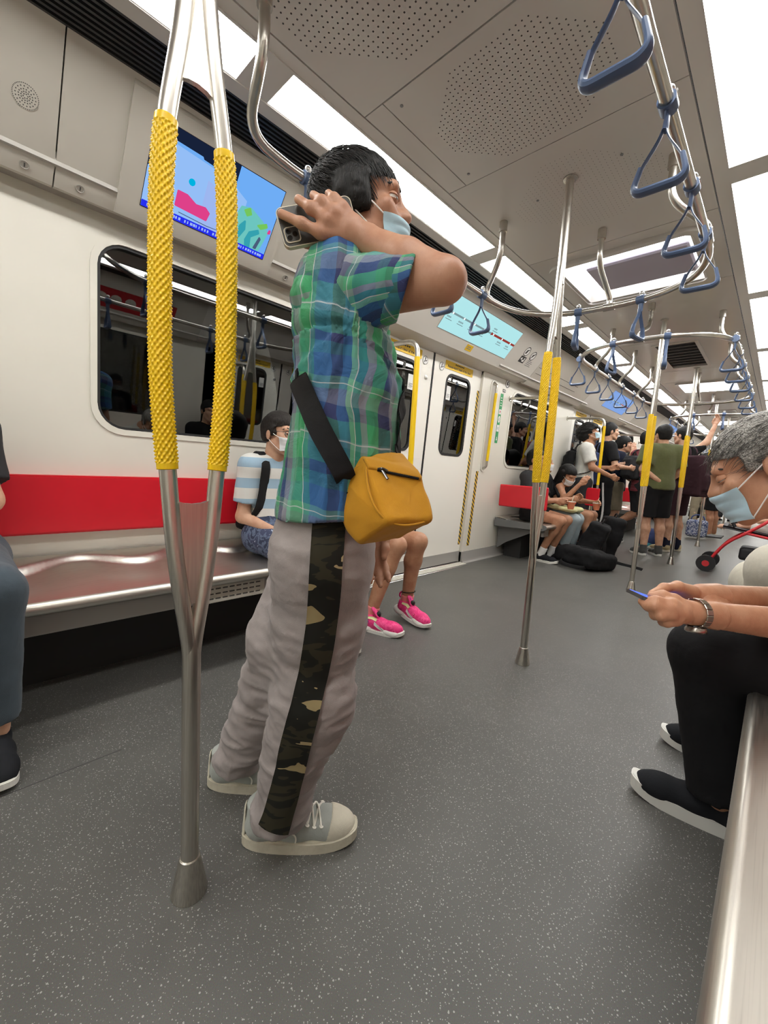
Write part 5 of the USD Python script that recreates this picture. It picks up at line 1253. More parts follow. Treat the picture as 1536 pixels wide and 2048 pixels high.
sm = sdf([cut(p, half(A3(-0.7628, 0.5246, 1.3081), nrm(UP * .2 - MF))) for p in slp], .005, .03, disp=lambda V: np.clip((sl_end - V) @ sn / .04, .15, 1) * .020 * (.28 - np.abs(2 * meshkit.fbm(V * np.array([11, 11, 9.0]), 3, 7) - 1)))
sd = nrm(sl_end - m_sho); s1 = nrm(np.cross(sd, UP)); s2 = np.cross(s1, sd); qv = np.asarray(sm.vertices) - m_sho
obj('sleeve', sm, 'plaid', shirt, smooth=True, uv=np.stack([np.arctan2(qv @ s1, qv @ s2) * .068 + .31, qv @ sd + .03], 1))
cuff = sdf([cut(cut(cap(m_sho, sl_far, .080, .0445), half(sl_end + sn * .001, sn)), half(sl_end - sn * .030, -sn))], .004, 0); qv = np.asarray(cuff.vertices) - m_sho
obj('sleeve_cuff', cuff, 'plaid', shirt, smooth=True, uv=np.stack([np.arctan2(qv @ s1, qv @ s2) * .068 + .36, qv @ sd + .11], 1))
# trousers
kR, kL = A3(-0.7259, 0.5594, 0.4157), A3(-0.8868, 0.5657, 0.3649)
tr = [cap(A3(-0.7394, 0.6020, 0.8376), mp0, .150, .158, MF, 1.42), cap(mp0 + MR * .065 - UP * .02, A3(-0.7247, 0.5703, 0.5753), .112, .100), cap(A3(-0.7247, 0.5703, 0.5753), kR, .100, .084), cut(cap(kR, A3(-0.7870, 0.5179, 0.0577), .083, .066), half(A3(-0.7867, 0.5142, 0.0775), nrm(-UP))), cap(A3(-0.6791, 0.5681, 0.4088), A3(-0.6816, 0.5695, 0.3409), .058, .052),
      cap(mp0 - MR * .075 - UP * .02, A3(-0.8376, 0.5702, 0.5020), .112, .094), cap(A3(-0.8376, 0.5702, 0.5020), kL, .094, .080), cut(cap(kL, A3(-1.0141, 0.5288, 0.0871), .078, .064), half(A3(-1.0170, 0.5245, 0.0770), nrm(-UP - MF * .2 )))]
tm = sdf(tr, .0058, .035, disp=lambda V: (.009 + .011 * np.clip((.62 - V[:, 2]) / .3, 0, 1)) * (.30 - np.abs(2 * meshkit.fbm(V * np.array([8, 8, 17.0]) + np.stack([V[:, 2] * 6] * 3, 1) * np.array([0, 0, .0]) + .5, 3, 5) - 1) * 1.3))
trous = obj('trousers', tm, 'cloth_grey', man, smooth=True, label='grey mauve trousers')
# camouflage side stripe laid on the outer leg
line = np.array([A3(-0.6592, 0.5379, 0.8269), A3(-0.6461, 0.5261, 0.7572), A3(-0.6477, 0.5230, 0.6525), A3(-0.6535, 0.5171, 0.5555), A3(-0.6628, 0.5120, 0.4877), A3(-0.6915, 0.5096, 0.3737), A3(-0.7287, 0.5092, 0.2344), A3(-0.7620, 0.5006, 0.1079)])
ln = spline(line, 14); tang = np.gradient(ln, axis=0); tang /= np.linalg.norm(tang, axis=1)[:, None]
w = np.linspace(-1, 1, 9)
side = np.cross(MR, tang); side /= np.linalg.norm(side, axis=1)[:, None]
from scipy.spatial import cKDTree
kt = cKDTree(np.asarray(tm.vertices))
SP = ln[:, None] + side[:, None] * (w[None, :, None] * np.interp(np.linspace(0, 1, len(ln)), [0, .5, 1], [.031, .030, .034])[:, None, None])
SP = drape(tr, .035, SP, -MR, .0, .12)
def raise_to(P, tree, verts, normals, h):
    d, i = tree.query(P.reshape(-1, 3), k=6); q = verts[i]; n = normals[i].mean(1); n /= np.linalg.norm(n, axis=1)[:, None]
    off = np.einsum('ijk,ik->ij', q - P.reshape(-1, 1, 3), n).mean(1)
    return (P.reshape(-1, 3) + n * (off + h)[:, None]).reshape(P.shape)
tv_, tf_, tn_ = meshkit.arrays(tm, True)
SPr = raise_to(SP, kt, tv_, tn_, .0); SP = SP + ndimage.gaussian_filter(SPr - SP, (2.0, 1.0, 0), mode='nearest') + MR * .0075
obj('side_stripe', sheet(SP, .0018), 'camo', trous, smooth=True, label='brown camouflage stripe down the trouser leg')
# shoes
for hl, to, nm in ((A3(-.852, .462, 0), A3(-.668, .676, 0), 'right'), (A3(-1.085, .478, 0), A3(-.90, .688, 0), 'left')):
    o, X, U_, d_, y_, z_ = shoe(man, hl, to, upper='canvas_grey', sole='rubber_cream', toecap='canvas_cream', h=.0042, tall=.105, st=.024, wid=1.04)
    heelp = sdf([cap(X(.030, 0, .035), X(.034, 0, .09), .030, .030)], .004, 0, planes=(half(X(.010, 0, 0), d_),))
    obj('heel_patch', heelp, 'canvas_cream', o, smooth=True)
    def onshoe(a, b_): return drape(U_, .02, X(a, b_, .16)[None], -z_, .0022, .0)[0]
    for i in range(6):
        a = .108 + .0165 * i
        for q in (-1, 1):
            e0 = onshoe(a, q * .033); obj('eyelet', inplane(lathe([(.0028, 0), (.0052, .0), (.0052, .0016), (.0028, .0016)], (0, 0, 0), 10), e0 - z_ * .001, nrm(d_ - z_ * .3), y_), 'lace', o)
            if i < 5:
                e1 = onshoe(a + .0165, -q * .033); mid = onshoe(a + .008, 0) + z_ * (.003 + .001 * q)
                obj('lace', tube(spline([e0, (e0 + mid) / 2 + z_ * .003, mid, (e1 + mid) / 2 + z_ * .003, e1], 4), .0024, 6), 'lace', o)
    s = -1 if True else 1
    obj('lace', tube(spline([onshoe(.108, s * .033), onshoe(.112, s * .038) - z_ * .004, X(.125, s * .0425, .055), X(.132, s * .046, .036)], 5), .0019, 6), 'lace', o)
    obj('tongue', sdf([cap(X(.075, 0, .125), X(.135, 0, .080), .020, .022, nrm(z_ + d_ * .5), 2.6)], .004, 0), 'canvas_grey', o, smooth=True)
# phone in his hand
ph = thing('mobile_phone', 'dark phone in a clear case held to the ear of the man in plaid', 'phone', A3(-0.6925, 0.4883, 1.3804))
pa, pb, pc = A3(-0.7410, 0.4363, 1.3959), A3(-0.6586, 0.5459, 1.4408), A3(-0.7238, 0.4474, 1.3238)
pu = pb - pa; pl_ = np.linalg.norm(pu); pu /= pl_; pw = pc - pa; pw = pw - pu * (pw @ pu); pwl = np.linalg.norm(pw); pw /= pwl
pn = np.cross(pu, pw); pn = pn if pn @ (A3(0, 0, .93) - pa) > 0 else -pn
V3 = np.cross(pn, pu); V3 = V3 if V3 @ pw > 0 else -V3
fl_ = lambda poly, z, d: inplane(extr(poly, d), pa + pn * z, pu, V3) if np.cross(pu, V3) @ pn > 0 else inplane(extr(poly, d), pa + pn * (z + d), pu, V3)
obj('case', fl_(rrect(0, pl_, 0, pwl, .012), -.0045, .0095), 'phone_case', ph)
obj('back_panel', fl_(rrect(.0018, pl_ - .0018, .0018, pwl - .0018, .010), .0046, .0008), 'phone_dark', ph)
obj('front_glass', fl_(rrect(.003, pl_ - .003, .003, pwl - .003, .010), -.0052, .0008), 'phone_lens', ph)
cb = obj('camera_bump', fl_(rrect(.005, .034, pwl - .036, pwl - .007, .007), .0048, .0022), 'phone_case', ph)
obj('camera_plate', fl_(rrect(.007, .032, pwl - .034, pwl - .009, .006), .0068, .0008), 'phone_dark', cb)
for a, b_ in ((.0135, pwl - .027), (.0135, pwl - .0155), (.0245, pwl - .021)): obj('lens', fl_(Point(a, b_).buffer(.0047), .0074, .0008), 'phone_lens', cb)
# shoulder bag
bag = thing('shoulder_bag', 'mustard yellow canvas shoulder bag hanging at the hip of the man in plaid', 'bag', A3(-0.5484, 0.5796, 0.8679))
bc = dict(ftl=A3(-0.5548, 0.5340, 0.9285), ftr=A3(-0.5032, 0.6155, 0.9150), fbl=A3(-0.4894, 0.5277, 0.8410), fbr=A3(-0.4653, 0.6062, 0.8430), btl=A3(-0.6003, 0.5150, 0.9040), btl2=A3(-0.5839, 0.5435, 0.9448), btr=A3(-0.5571, 0.6252, 0.9512), bbl=A3(-0.5541, 0.5290, 0.7966), bml=A3(-0.5880, 0.5181, 0.8460), bml2=A3(-0.5771, 0.5234, 0.8126), bbr=A3(-0.5432, 0.6163, 0.8013))
def softbox(names, r): return m3.Manifold.batch_hull([m3.Manifold.sphere(r, 20).translate(tuple(map(float, bc[n]))) for n in names])
bm = softbox(list(bc), .008).refine_to_length(.007); bm = tri(bm.to_mesh().vert_properties[:, :3], bm.to_mesh().tri_verts)
bmv, bmf, bmn = meshkit.arrays(trimesh.Trimesh(bm.vertices, bm.faces, process=True), True)
bm = tri(bmv + bmn * (.011 * (.7 - np.abs(2 * meshkit.fbm(bmv * np.array([12, 12, 10.0]), 3, 21) - 1)) - .002)[:, None], bmf)
trimesh.smoothing.filter_taubin(bm, iterations=3)
obj('bag_body', bm, 'mustard_canvas', bag, smooth=True)
edge = lambda a, b_, o=.0105: tube(spline([bc[a] + nrm(bc[a] - bc['bbr']) * o * .35, (bc[a] + bc[b_]) / 2 + nrm((bc[a] + bc[b_]) / 2 - (bc['btr'] + bc['bbl']) / 2) * o * .9, bc[b_] + nrm(bc[b_] - bc['btr']) * o * .35], 8), .0022, 6)
ctr = sum(bc.values()) / len(bc)
def seam(names, out=.0085):
    return tube(spline([bc[n] + nrm(bc[n] - ctr) * out for n in names], 10), .0022, 6)
for nm in (('ftl', 'fbl', 'fbr'), ('fbl', 'bbl'), ('ftl', 'btl')):
    obj('piping', seam(nm), 'mustard_canvas', bag, smooth=True)
fU = nrm(bc['ftr'] - bc['ftl']); fV = nrm(bc['fbl'] - bc['ftl']); fN = nrm(np.cross(fU, fV)); fN = fN if fN @ (A3(0, 0, .93) - ctr) > 0 else -fN
z0 = bc['ftl'] + fN * .0105 + fV * .010; z1 = bc['ftr'] + fN * .0105 + fV * .010
obj('zip', tube([z0 + fU * .012, (z0 + z1) / 2, z1 - fU * .004], .0028, 8), 'strap_black', bag)
obj('zip_pull', [tube([z0 + fU * .020 + fN * .004, z0 + fU * .022 + fV * .022 + fN * .007], .0026, 8), tube(rounded([z0 + fU * .012 + fN * .004, z0 + fU * .020 + fN * .009, z0 + fU * .030 + fN * .004], .004, 4), .0022, 6)], 'watch_dark', bag)
fp = m3.Manifold.batch_hull([m3.Manifold.sphere(.005, 12).translate(tuple(map(float, q))) for q in (bc['ftl'] + fN * .006 - fV * .012, bc['ftr'] + fN * .006 - fV * .010, bc['ftl'] + fN * .009 + fV * .006, bc['ftr'] + fN * .009 + fV * .006, bc['btl2'], bc['btr'])])
obj('top_flap', fp, 'mustard_canvas', bag, smooth=40)
# strap: from the bag up over the back and down the chest
allp = msh + slp
def band_on(pts, wid, n=60, dir_=None, off=.007):
    L_ = spline(pts, 16); T_ = np.gradient(L_, axis=0); T_ /= np.linalg.norm(T_, axis=1)[:, None]
    return L_, T_
bk = [A3(-0.5809, 0.5159, 0.8799), A3(-0.6420, 0.5299, 0.9444), A3(-0.6778, 0.5184, 1.0027), A3(-0.7094, 0.5105, 1.0577), A3(-0.7497, 0.5199, 1.0990)]
L_, T_ = band_on(bk, .02); view = nrm(A3(0, 0, .93) - A3(-0.7052, 0.5352, 1.0103))
sd_ = np.cross(T_, view); sd_ /= np.linalg.norm(sd_, axis=1)[:, None]
SPs = L_[:, None] + sd_[:, None] * (np.linspace(-1, 1, 5)[None, :, None] * .019)
sv_, sf_, sn_ = meshkit.arrays(ms_, True); kts = cKDTree(sv_)
SPs = drape(msh, .03, SPs, -view, .0, .10); SPr = raise_to(SPs, kts, sv_, sn_, .006); SPs = SPs + ndimage.gaussian_filter(SPr - SPs, (5, 2, 0), mode='nearest') + view * .006
wl_ = np.clip(np.linspace(0, 1.0, len(SPs)) / .22, 0, 1)[:, None, None]; wl_ = wl_ * wl_ * (3 - 2 * wl_)
SPs = SPs * wl_ + (1 - wl_) * (L_[:, None] + view * .004 + sd_[:, None] * (np.linspace(-1, 1, 5)[None, :, None] * .019))
st_ = obj('strap', sheet(SPs, .0025), 'strap_black', bag, smooth=True)
over = [A3(-0.7540, 0.5229, 1.1000), A3(-0.8654, 0.5857, 1.2542) - MR * .05, la_s * .55 + A3(-0.7431, 0.6117, 1.3493) * .45 + UP * .055, A3(-0.7090, 0.6652, 1.2581) - MR * .10 + MF * .03, A3(-0.6331, 0.6720, 1.0991), A3(-0.5830, 0.6525, 1.0203), A3(-0.5629, 0.6492, 0.9636), bc['btr'] + A3(0, 0, .01)]
L_ = spline(over, 12); out = L_ - (mp0 + UP * ((L_ - mp0) @ UP)[:, None]); out /= np.linalg.norm(out, axis=1)[:, None]
d_, i_ = kts.query(L_); near = sv_[i_] + sn_[i_] * .006; L2 = np.where((d_ < .09)[:, None], near, L_); L2 = ndimage.gaussian_filter1d(L2, 2.0, axis=0); L2[0] = SPs[-1].mean(0); L2[-1] = bc['btr']
d_, i_ = kts.query(L2); nn_ = sn_[i_]; T_ = np.gradient(L2, axis=0); T_ /= np.linalg.norm(T_, axis=1)[:, None]; ss_ = np.cross(T_, nn_); ss_ /= np.linalg.norm(ss_, axis=1)[:, None]
obj('strap', sheet(L2[:, None] + ss_[:, None] * (np.linspace(-1, 1, 3)[None, :, None] * .019), .0025), 'strap_black', bag, smooth=True)
# ------------------------------------------------------------------ grey-haired man on the right bench, reading his phone
OH = Head(A3(-0.0267, 1.2982, 0.9789) + A3(-.006, .085, 0), (-1, -.08, -.50), (-.50, 0, 1), 1.04)
nk = A3(.125, 1.345, .935)
oj = dict(pelvis=A3(.37, 1.52, .53), chest=A3(.235, 1.44, .80), neck=nk, head=OH.c,
          shoulder_l=A3(.20, 1.235, .835), elbow_l=A3(0.0725, 1.3868, 0.6137), wrist_l=A3(-0.1101, 1.1423, 0.6461), shoulder_r=A3(.15, 1.57, .86), elbow_r=A3(0.0565, 1.5883, 0.6267), wrist_r=A3(-0.1078, 1.2449, 0.6693),
          hip_l=A3(.34, 1.44, .515), knee_l=A3(-0.0956, 1.4416, 0.4687), ankle_l=A3(-.02, 1.42, .09), heel_l=A3(.065, 1.43, 0), toe_l=A3(-.228, 1.414, 0),
          hip_r=A3(.35, 1.62, .515), knee_r=A3(-.095, 1.72, .505), ankle_r=A3(.0, 1.78, .09), heel_r=A3(.075, 1.785, 0), toe_r=A3(-.214, 1.775, 0))
old, OH2, ojj, osh, opa = figure('grey-haired man in mask and black trousers looking at his phone on the right bench', oj, res=.009, hres=.0034, sk='skin_old', shirt='cloth_white', sleeve=.80, pants='cloth_black', leg=1.99, hair='hair_grey',
    hairkw=dict(top=.006, fringe=.056, side=.004, nape=-.05, amp=.010, vol=.010, fr=20, seed=8), shoes=dict(upper='sneaker_black', sole='rubber_white', st=.034, tall=.05), headf=OH.f, headu=OH.u, hs=1.06, hands=False, brow='brow_grey', eyeopen=.22, pantloose=.020, legflare=.004)
OH2.mask(old, 'mask_blue', down=.008, chin=-.108, bulge=.003)
strands(old, OH2, 'strand_grey', 4200, .050, 21, w=.0013, down=.15, fringe=.056, side=.004); strands(old, OH2, 'strand_dark', 800, .045, 22, w=.0010, down=.15, fringe=.056, side=.004)
nearh = hand_prims(oj['wrist_l'], [A3(-0.1419, 1.0813, 0.6717), A3(-0.1404, 1.0674, 0.6616), A3(-0.1362, 1.0668, 0.6495), A3(-0.1295, 1.0784, 0.6376)], [A3(-0.1932, 1.0597, 0.6666), A3(-0.1875, 1.0705, 0.6567), A3(-0.1744, 1.0875, 0.6405), A3(-0.1564, 1.1026, 0.6272)],
                   [[A3(-0.1671, 1.0581, 0.6763)], [A3(-0.1667, 1.0472, 0.6651), A3(-0.1796, 1.0536, 0.6601)], [A3(-0.1548, 1.0488, 0.6469), A3(-0.1666, 1.0604, 0.6419)], [A3(-0.1433, 1.0670, 0.6304), A3(-0.1531, 1.0780, 0.6270)]], [A3(-0.1189, 1.1357, 0.6578), A3(-0.1421, 1.1094, 0.6752), A3(-0.1623, 1.0955, 0.6829), A3(-0.1813, 1.0865, 0.6785)], rf=.0095)
farh = hand_prims(oj['wrist_r'], [A3(-0.1565, 1.1797, 0.6810), A3(-0.1576, 1.1904, 0.6664), A3(-0.1553, 1.1977, 0.6544), A3(-0.1491, 1.2024, 0.6465)], [A3(-0.1813, 1.1249, 0.6568), A3(-0.1773, 1.1279, 0.6513), A3(-0.1717, 1.1326, 0.6471), A3(-0.1627, 1.1405, 0.6431)],
                  [A3(-0.1759, 1.1662, 0.6674), A3(-0.1779, 1.1736, 0.6555), A3(-0.1737, 1.1790, 0.6457), A3(-0.1660, 1.1855, 0.6402)], [A3(-0.1217, 1.2125, 0.6803), A3(-0.1459, 1.1641, 0.6949), A3(-0.1655, 1.1244, 0.6933), A3(-0.1816, 1.0964, 0.6813)], rf=.0095)
wn = lambda q: [cap(oj['wrist_' + q] - nrm(oj['wrist_' + q] - oj['elbow_' + q]) * .06, oj['wrist_' + q], .032, .027)]
obj('hand', sdf(nearh + wn('l'), .003, .010), 'skin_old', old, smooth=True); obj('hand', sdf(farh + wn('r'), .003, .010), 'skin_old', old, smooth=True)
obj('sleeve_band', sdf([cut(cut(cap(oj['shoulder_l'], oj['shoulder_l'] * .2 + oj['elbow_l'] * .8, .0765, .0745), half(oj['shoulder_l'] * .2 + oj['elbow_l'] * .8, oj['elbow_l'] - oj['shoulder_l'])), half(oj['shoulder_l'] * .35 + oj['elbow_l'] * .65, oj['shoulder_l'] - oj['elbow_l']))], .005, 0), 'cloth_orange', old, smooth=True, label='orange sleeve edge')
# wrist watch
wa = nrm(oj['wrist_l'] - oj['elbow_l']); wc = oj['wrist_l'] - wa * .012; wu = nrm(np.cross(wa, UP)); wv = np.cross(wu, wa)
wt = thing('wrist_watch', 'steel wrist watch on the left wrist of the grey-haired man', 'watch', wc)
for k in range(16):
    a = 2 * PI * k / 16; rad = wu * math.cos(a) + wv * math.sin(a); tn_ = -wu * math.sin(a) + wv * math.cos(a)
    if k in (11, 12): continue
    obj('link', inplane(box(-.0085, .0085, -.0062, .0062, -.0016, .0016, .0012), wc + rad * .0325, wa, tn_), 'watch_steel', wt, smooth=False)
a = 2 * PI * 11.5 / 16; rad = wu * math.cos(a) + wv * math.sin(a); tn_ = -wu * math.sin(a) + wv * math.cos(a)
obj('watch_case', inplane(lathe([(.0, -.004), (.019, -.004), (.021, .0), (.021, .005), (.018, .0075), (0, .0075)], (0, 0, 0), 28), wc + rad * .035, wa, tn_), 'watch_steel', wt)
obj('dial', inplane(lathe([(0, .0076), (.0165, .0076), (.0165, .0082), (0, .0084)], (0, 0, 0), 24), wc + rad * .035, wa, tn_), 'watch_dark', wt)
op = thing('mobile_phone', 'small phone with a blue lit screen in the hands of the grey-haired man', 'phone', A3(-0.1674, 1.1110, 0.6610))
o_a, o_b = A3(-0.2109, 1.0722, 0.6770), A3(-0.1208, 1.1659, 0.6401); pu2 = nrm(o_a - o_b); pv2 = nrm(np.cross(UP, pu2)); pn2 = np.cross(pu2, pv2)
if pn2[2] < 0: pv2 = -pv2; pn2 = -pn2
pc2 = (o_a + o_b) / 2
obj('case', inplane(extr(rrect(-.070, .070, -.034, .034, .009), .008), pc2 - pn2 * .004, pu2, pv2), 'phone_dark', op)
obj('screen', inplane(extr(rrect(-.064, .064, -.031, .031, .006), .0006), pc2 + pn2 * .0041, pu2, pv2), 'phone_screen', op)

# ------------------------------------------------------------------ seated passengers on the left bench
bj = seat_joints(-2.045, 1.245, 0.0, h=1.47, lean=.06, knees=(.09, -.08), kz=.47, feet=(.46, .42))
B_ = bj['_P']; bj['elbow_r'] = A3(-2.06, 1.075, .625); bj['wrist_r'] = A3(-1.88, 1.16, .565); bj['hand_r'] = A3(1, .3, 0); bj['back_r'] = A3(0, -.3, 1); bj['thumb_r'] = A3(0, 1, 0); bj['elbow_l'] = A3(-2.02, 1.42, .63); bj['wrist_l'] = A3(-1.86, 1.30, .58)
boy, BH, bjj, bsh, bpa = figure('boy in blue and white striped shirt with glasses, seated on the near bench', strip_tag(bj), res=.008, hres=.0045, b=.82, sk='skin_pale', shirt='striped_tee', sleeve=.72, pants='camo_shorts', leg=.85, hair='hair_soft', hs=.96,
    headf=(1, .22, -.06), hairkw=dict(top=.010, fringe=.050, side=-.004, nape=-.045, amp=.014, vol=.012, seed=5), shoes=dict(upper='sneaker_black', sole='rubber_white'), mask='mask_white')
for q in (-1, 1):
    g = obj('spectacles', [tube(rounded([BH.p(q * .012, .104, .018), BH.p(q * .054, .094, .020), BH.p(q * .054, .092, -.010), BH.p(q * .014, .102, -.010)], .010, 5, closed=True), .0016, 6, closed=True), tube([BH.p(q * .054, .094, .016), BH.p(q * .080, .04, .014), BH.p(q * .081, -.01, .010)], .0014, 6)], 'ink', boy)
bp_ = thing('backpack', 'black backpack worn by the boy in the striped shirt', 'backpack', A3(-2.19, 1.245, .70))
def soft(pts, r, h=.010, k=.02, amp=.008, seed=1, planes=()):
    return sdf([cap(a, b, r) for a, b in pts] if False else [(lambda p, c=c, s=s: np.linalg.norm(np.maximum(np.abs(p - c) - s, 0), axis=-1) - r, c - s - r, c + s + r) for c, s in pts], h, k, planes=planes, disp=lambda V: amp * (meshkit.fbm(V * 11, 3, seed) - .5))
obj('bag_body', soft([(A3(-2.20, 1.245, .70), A3(.015, .10, .14))], .03), 'cloth_black', bp_, smooth=True)
for q in (-1, 1):
    y = 1.245 + q * .085
    L_ = spline([(-2.17, y, .90), (-2.10, y, .945), (-2.035, y, .925), (-1.985, y + q * .006, .85), (-1.975, y + q * .015, .76), (-2.01, y + q * .03, .66), (-2.10, y + q * .05, .60), (-2.17, y + q * .03, .58)], 6)
    T_ = np.gradient(L_, axis=0); T_ /= np.linalg.norm(T_, axis=1)[:, None]
    cc = drape(bsh, .03, L_, nrm(A3(-.55, 0, -.35)) * np.ones((len(L_), 1)) if False else (A3(-2.06, y, .72) - L_), .006, .04)
    W_ = np.cross(T_, nrm(A3(1, 0, .25))); W_ = A3(0, 1, 0) + 0 * T_
    obj('shoulder_strap', sheet(cc[:, None] + W_[:, None] * (np.linspace(-1, 1, 3)[None, :, None] * .024), .009), 'strap_black', bp_, smooth=True)
pj = seat_joints(-1.985, 1.80, 0.0, h=1.62, lean=.12, knees=(.13, -.05), kz=.50)
pj.update(knee_r=A3(-1.545, 1.755, .492), knee_l=A3(-1.535, 1.935, .500), ankle_r=A3(-1.625, 1.66, .10), ankle_l=A3(-1.60, 1.945, .125), heel_r=A3(-1.668, 1.615, 0), toe_r=A3(-1.405, 1.70, 0), heel_l=A3(-1.66, 1.935, .034), toe_l=A3(-1.385, 1.905, 0))
pink, PH, pjj, psh, ppa = figure('passenger with bare legs and bright pink sneakers behind the man in plaid', strip_tag(pj), res=.009, hres=.006, b=.92, sk='skin_tan', shirt='cloth_navy', pants='cloth_black', leg=.55, hair='hair_black', mask='mask_white')
for q in 'rl':
    hl, to = pjj['heel_' + q], pjj['toe_' + q]
    o, X, U_, d_, y_, z_ = shoe(pink, hl, to, upper='pink_shoe', sole='rubber_white', h=.0045, tall=.075, st=.018, wid=1.05)
    obj('outsole', sdf([cap(X(.16, 0, .004), X(.24, 0, .012), .040, .030, z_, 3.0), cap(X(.10, 0, .010), X(.16, 0, .006), .034, .038, z_, 3.0)], .005, .01), 'rubber_black', o, smooth=True)
    for a in (.035, .205): obj('heel_pod', sdf([cap(X(a - .012, 0, .022), X(a + .016, 0, .018), .047, .047, z_, 1.7)], .005, 0, planes=(half(X(0, 0, .002), -z_),)), 'rubber_white', o, smooth=True)
    for s_ in (-1, 1):
        def on(a, z__, s=s_): return drape(U_, .02, X(a, s * .12, z__)[None], -y_ * s, .001, .0)[0]
        obj('side_panel', sheet(np.stack([[on(.11 + .03 * i, .060 - .016 * i + .009 * j) for j in (-1, 0, 1)] for i in range(3)]), .004), 'rubber_white', o, smooth=True)
        obj('side_panel', sheet(np.stack([[on(.06 + .03 * i, .085 - .004 * i + .006 * j) for j in (-1, 0, 1)] for i in range(3)]), .004), 'cloth_lime', o, smooth=True)
    obj('pull_tab', tube(spline([X(.012, 0, .095), X(-.004, 0, .118), X(.006, 0, .13), X(.020, 0, .105)], 5), .006, 8), 'pink_shoe', o)
    obj('pump_dial', sdf([cap(X(.115, 0, .098), X(.118, 0, .106), .016, .014)], .004, 0), 'rubber_black', o, smooth=True)
    obj('tongue', sdf([cap(X(.085, 0, .125), X(.115, 0, .095), .018, .020, nrm(z_ + d_), 2.2)], .0045, 0), 'pink_shoe', o, smooth=True)
    ank = pjj['ankle_' + q]; sh_ = nrm(pjj['knee_' + q] - ank)
    obj('sock', sdf([cap(ank - sh_ * .03, ank + sh_ * .035, .040, .0405)], .005, 0, planes=(half(ank + sh_ * .03, sh_),)), 'sock_pink', pink, smooth=True)
    if q == 'l': obj('anklet', tube([ank + sh_ * .05 + .041 * (A3(math.cos(a), math.sin(a), .1 * math.cos(a))) for a in np.linspace(0, 2 * PI, 20, endpoint=False)], .003, 6, closed=True), 'camo', pink)
jj = seat_joints(-2.07, -.05, 0.0, h=1.70, lean=.12, knees=(.105, -.12), kz=.515)
jj.update(knee_l=A3(-1.585, .066, .510), ankle_l=A3(-1.60, .062, .09), heel_l=A3(-1.665, .062, 0), toe_l=A3(-1.395, .066, 0), elbow_l=A3(-2.0, .085, .735), wrist_l=A3(-1.80, .0, .66), shoulder_l=A3(-2.07, .055, .985))
figure('passenger in dark jeans and black shoes at the left edge of the picture', strip_tag(jj), res=.009, hres=.006, sk='skin_pale', shirt='cloth_darkgrey', pants='cloth_denim', leg=1.92, hair='hair_black', mask='mask_blue', shoes=dict(upper='sneaker_black', sole='rubber_white', st=.018), pantloose=.012)

# ------------------------------------------------------------------ beyond the door: three friends eating
def fig(label, J, **k):
    kw = dict(res=.013, hres=.0065, handres=.0055, group=None); kw.update(k); return figure(label, strip_tag(J), **kw)
aj = seat_joints(-2.04, 4.60, 0.0, h=1.55, lean=.0, knees=(.08, -.10), kz=.475, feet=(.26, .22))
aj['wrist_l'] = A3(-1.74, 4.68, .68); aj['elbow_l'] = A3(-1.93, 4.78, .66); aj['wrist_r'] = A3(-1.74, 4.54, .68); aj['elbow_r'] = A3(-1.95, 4.42, .66)
fig('seated passenger with bare legs and black and white sneakers behind the second pole', aj, b=.88, sk='skin_tan', shirt='cloth_darkgrey', pants='cloth_black', leg=.45, hair='hair_black', shoes=dict(upper='sneaker_black', sole='rubber_white'), sock='sock_white')
bj2 = seat_joints(-2.05, 4.93, .10, h=1.52, lean=-.02, knees=(.10, -.06), kz=.465, feet=(.36, .30))
bj2['head'] = A3(-2.05, 4.86, 1.09); bj2['wrist_l'] = A3(-1.70, 4.98, .72); bj2['elbow_l'] = A3(-1.90, 5.06, .66); bj2['wrist_r'] = A3(-1.70, 4.86, .70); bj2['elbow_r'] = A3(-1.90, 4.66, .66)
bt, _, bjn, _, _ = fig('seated passenger in pale jeans with a yellow jacket on the lap', bj2, b=.88, sk='skin_tan', shirt='cloth_black', pants='cloth_lightdenim', leg=1.8, hair='hair_black', mask='mask_white', shoes=dict(upper='sneaker_grey', sole='rubber_white'))
cj = seat_joints(-2.02, 5.34, .04, h=1.56, lean=.42, knees=(.12, -.06), kz=.50)
cj['chest'] = A3(-1.98, 5.26, .78); cj['head'] = A3(-1.84, 5.08, .965); cj['neck'] = A3(-1.93, 5.17, .86); cj['shoulder_r'] = A3(-1.90, 5.04, .83); cj['shoulder_l'] = A3(-1.96, 5.38, .86); cj['wrist_r'] = A3(-1.66, 4.98, .87); cj['elbow_r'] = A3(-1.80, 4.94, .68); cj['wrist_l'] = A3(-1.60, 5.40, .66); cj['elbow_l'] = A3(-1.82, 5.55, .66); cj['hand_l'] = A3(.8, -.6, .1)
gt, GH, gjn, gsh, _ = fig('girl with long black hair and lowered mask, eating on the bench past the door', cj, b=.88, sk='skin_tan', shirt='cloth_black', pants='cloth_black', leg=.5, hair='hair_black', headf=(.86, -.40, -.50), hairkw=dict(vol=.016, side=-.05, nape=-.16, fringe=.05, top=.012), mask='mask_white', shoes=dict(upper='sneaker_black', sole='rubber_white'))
obj('long_hair', sdf([cap(GH.p(q * .078, -.01, .04), GH.p(q * .085, .0, -.13), .034, .026) for q in (-1, 1)] + [cap(GH.p(0, -.09, .03), GH.p(0, -.10, -.17), .07, .06, GH.f, 1.6)], .007, .04, disp=lambda V: .008 * (meshkit.fbm(V * np.array([40, 40, 8.0]), 3, 3) - .5)), 'hair_black', gt, smooth=True)
jk = thing('jacket', 'pale yellow jacket lying on the lap of the passenger in pale jeans', 'jacket', A3(-1.78, 4.90, .56))
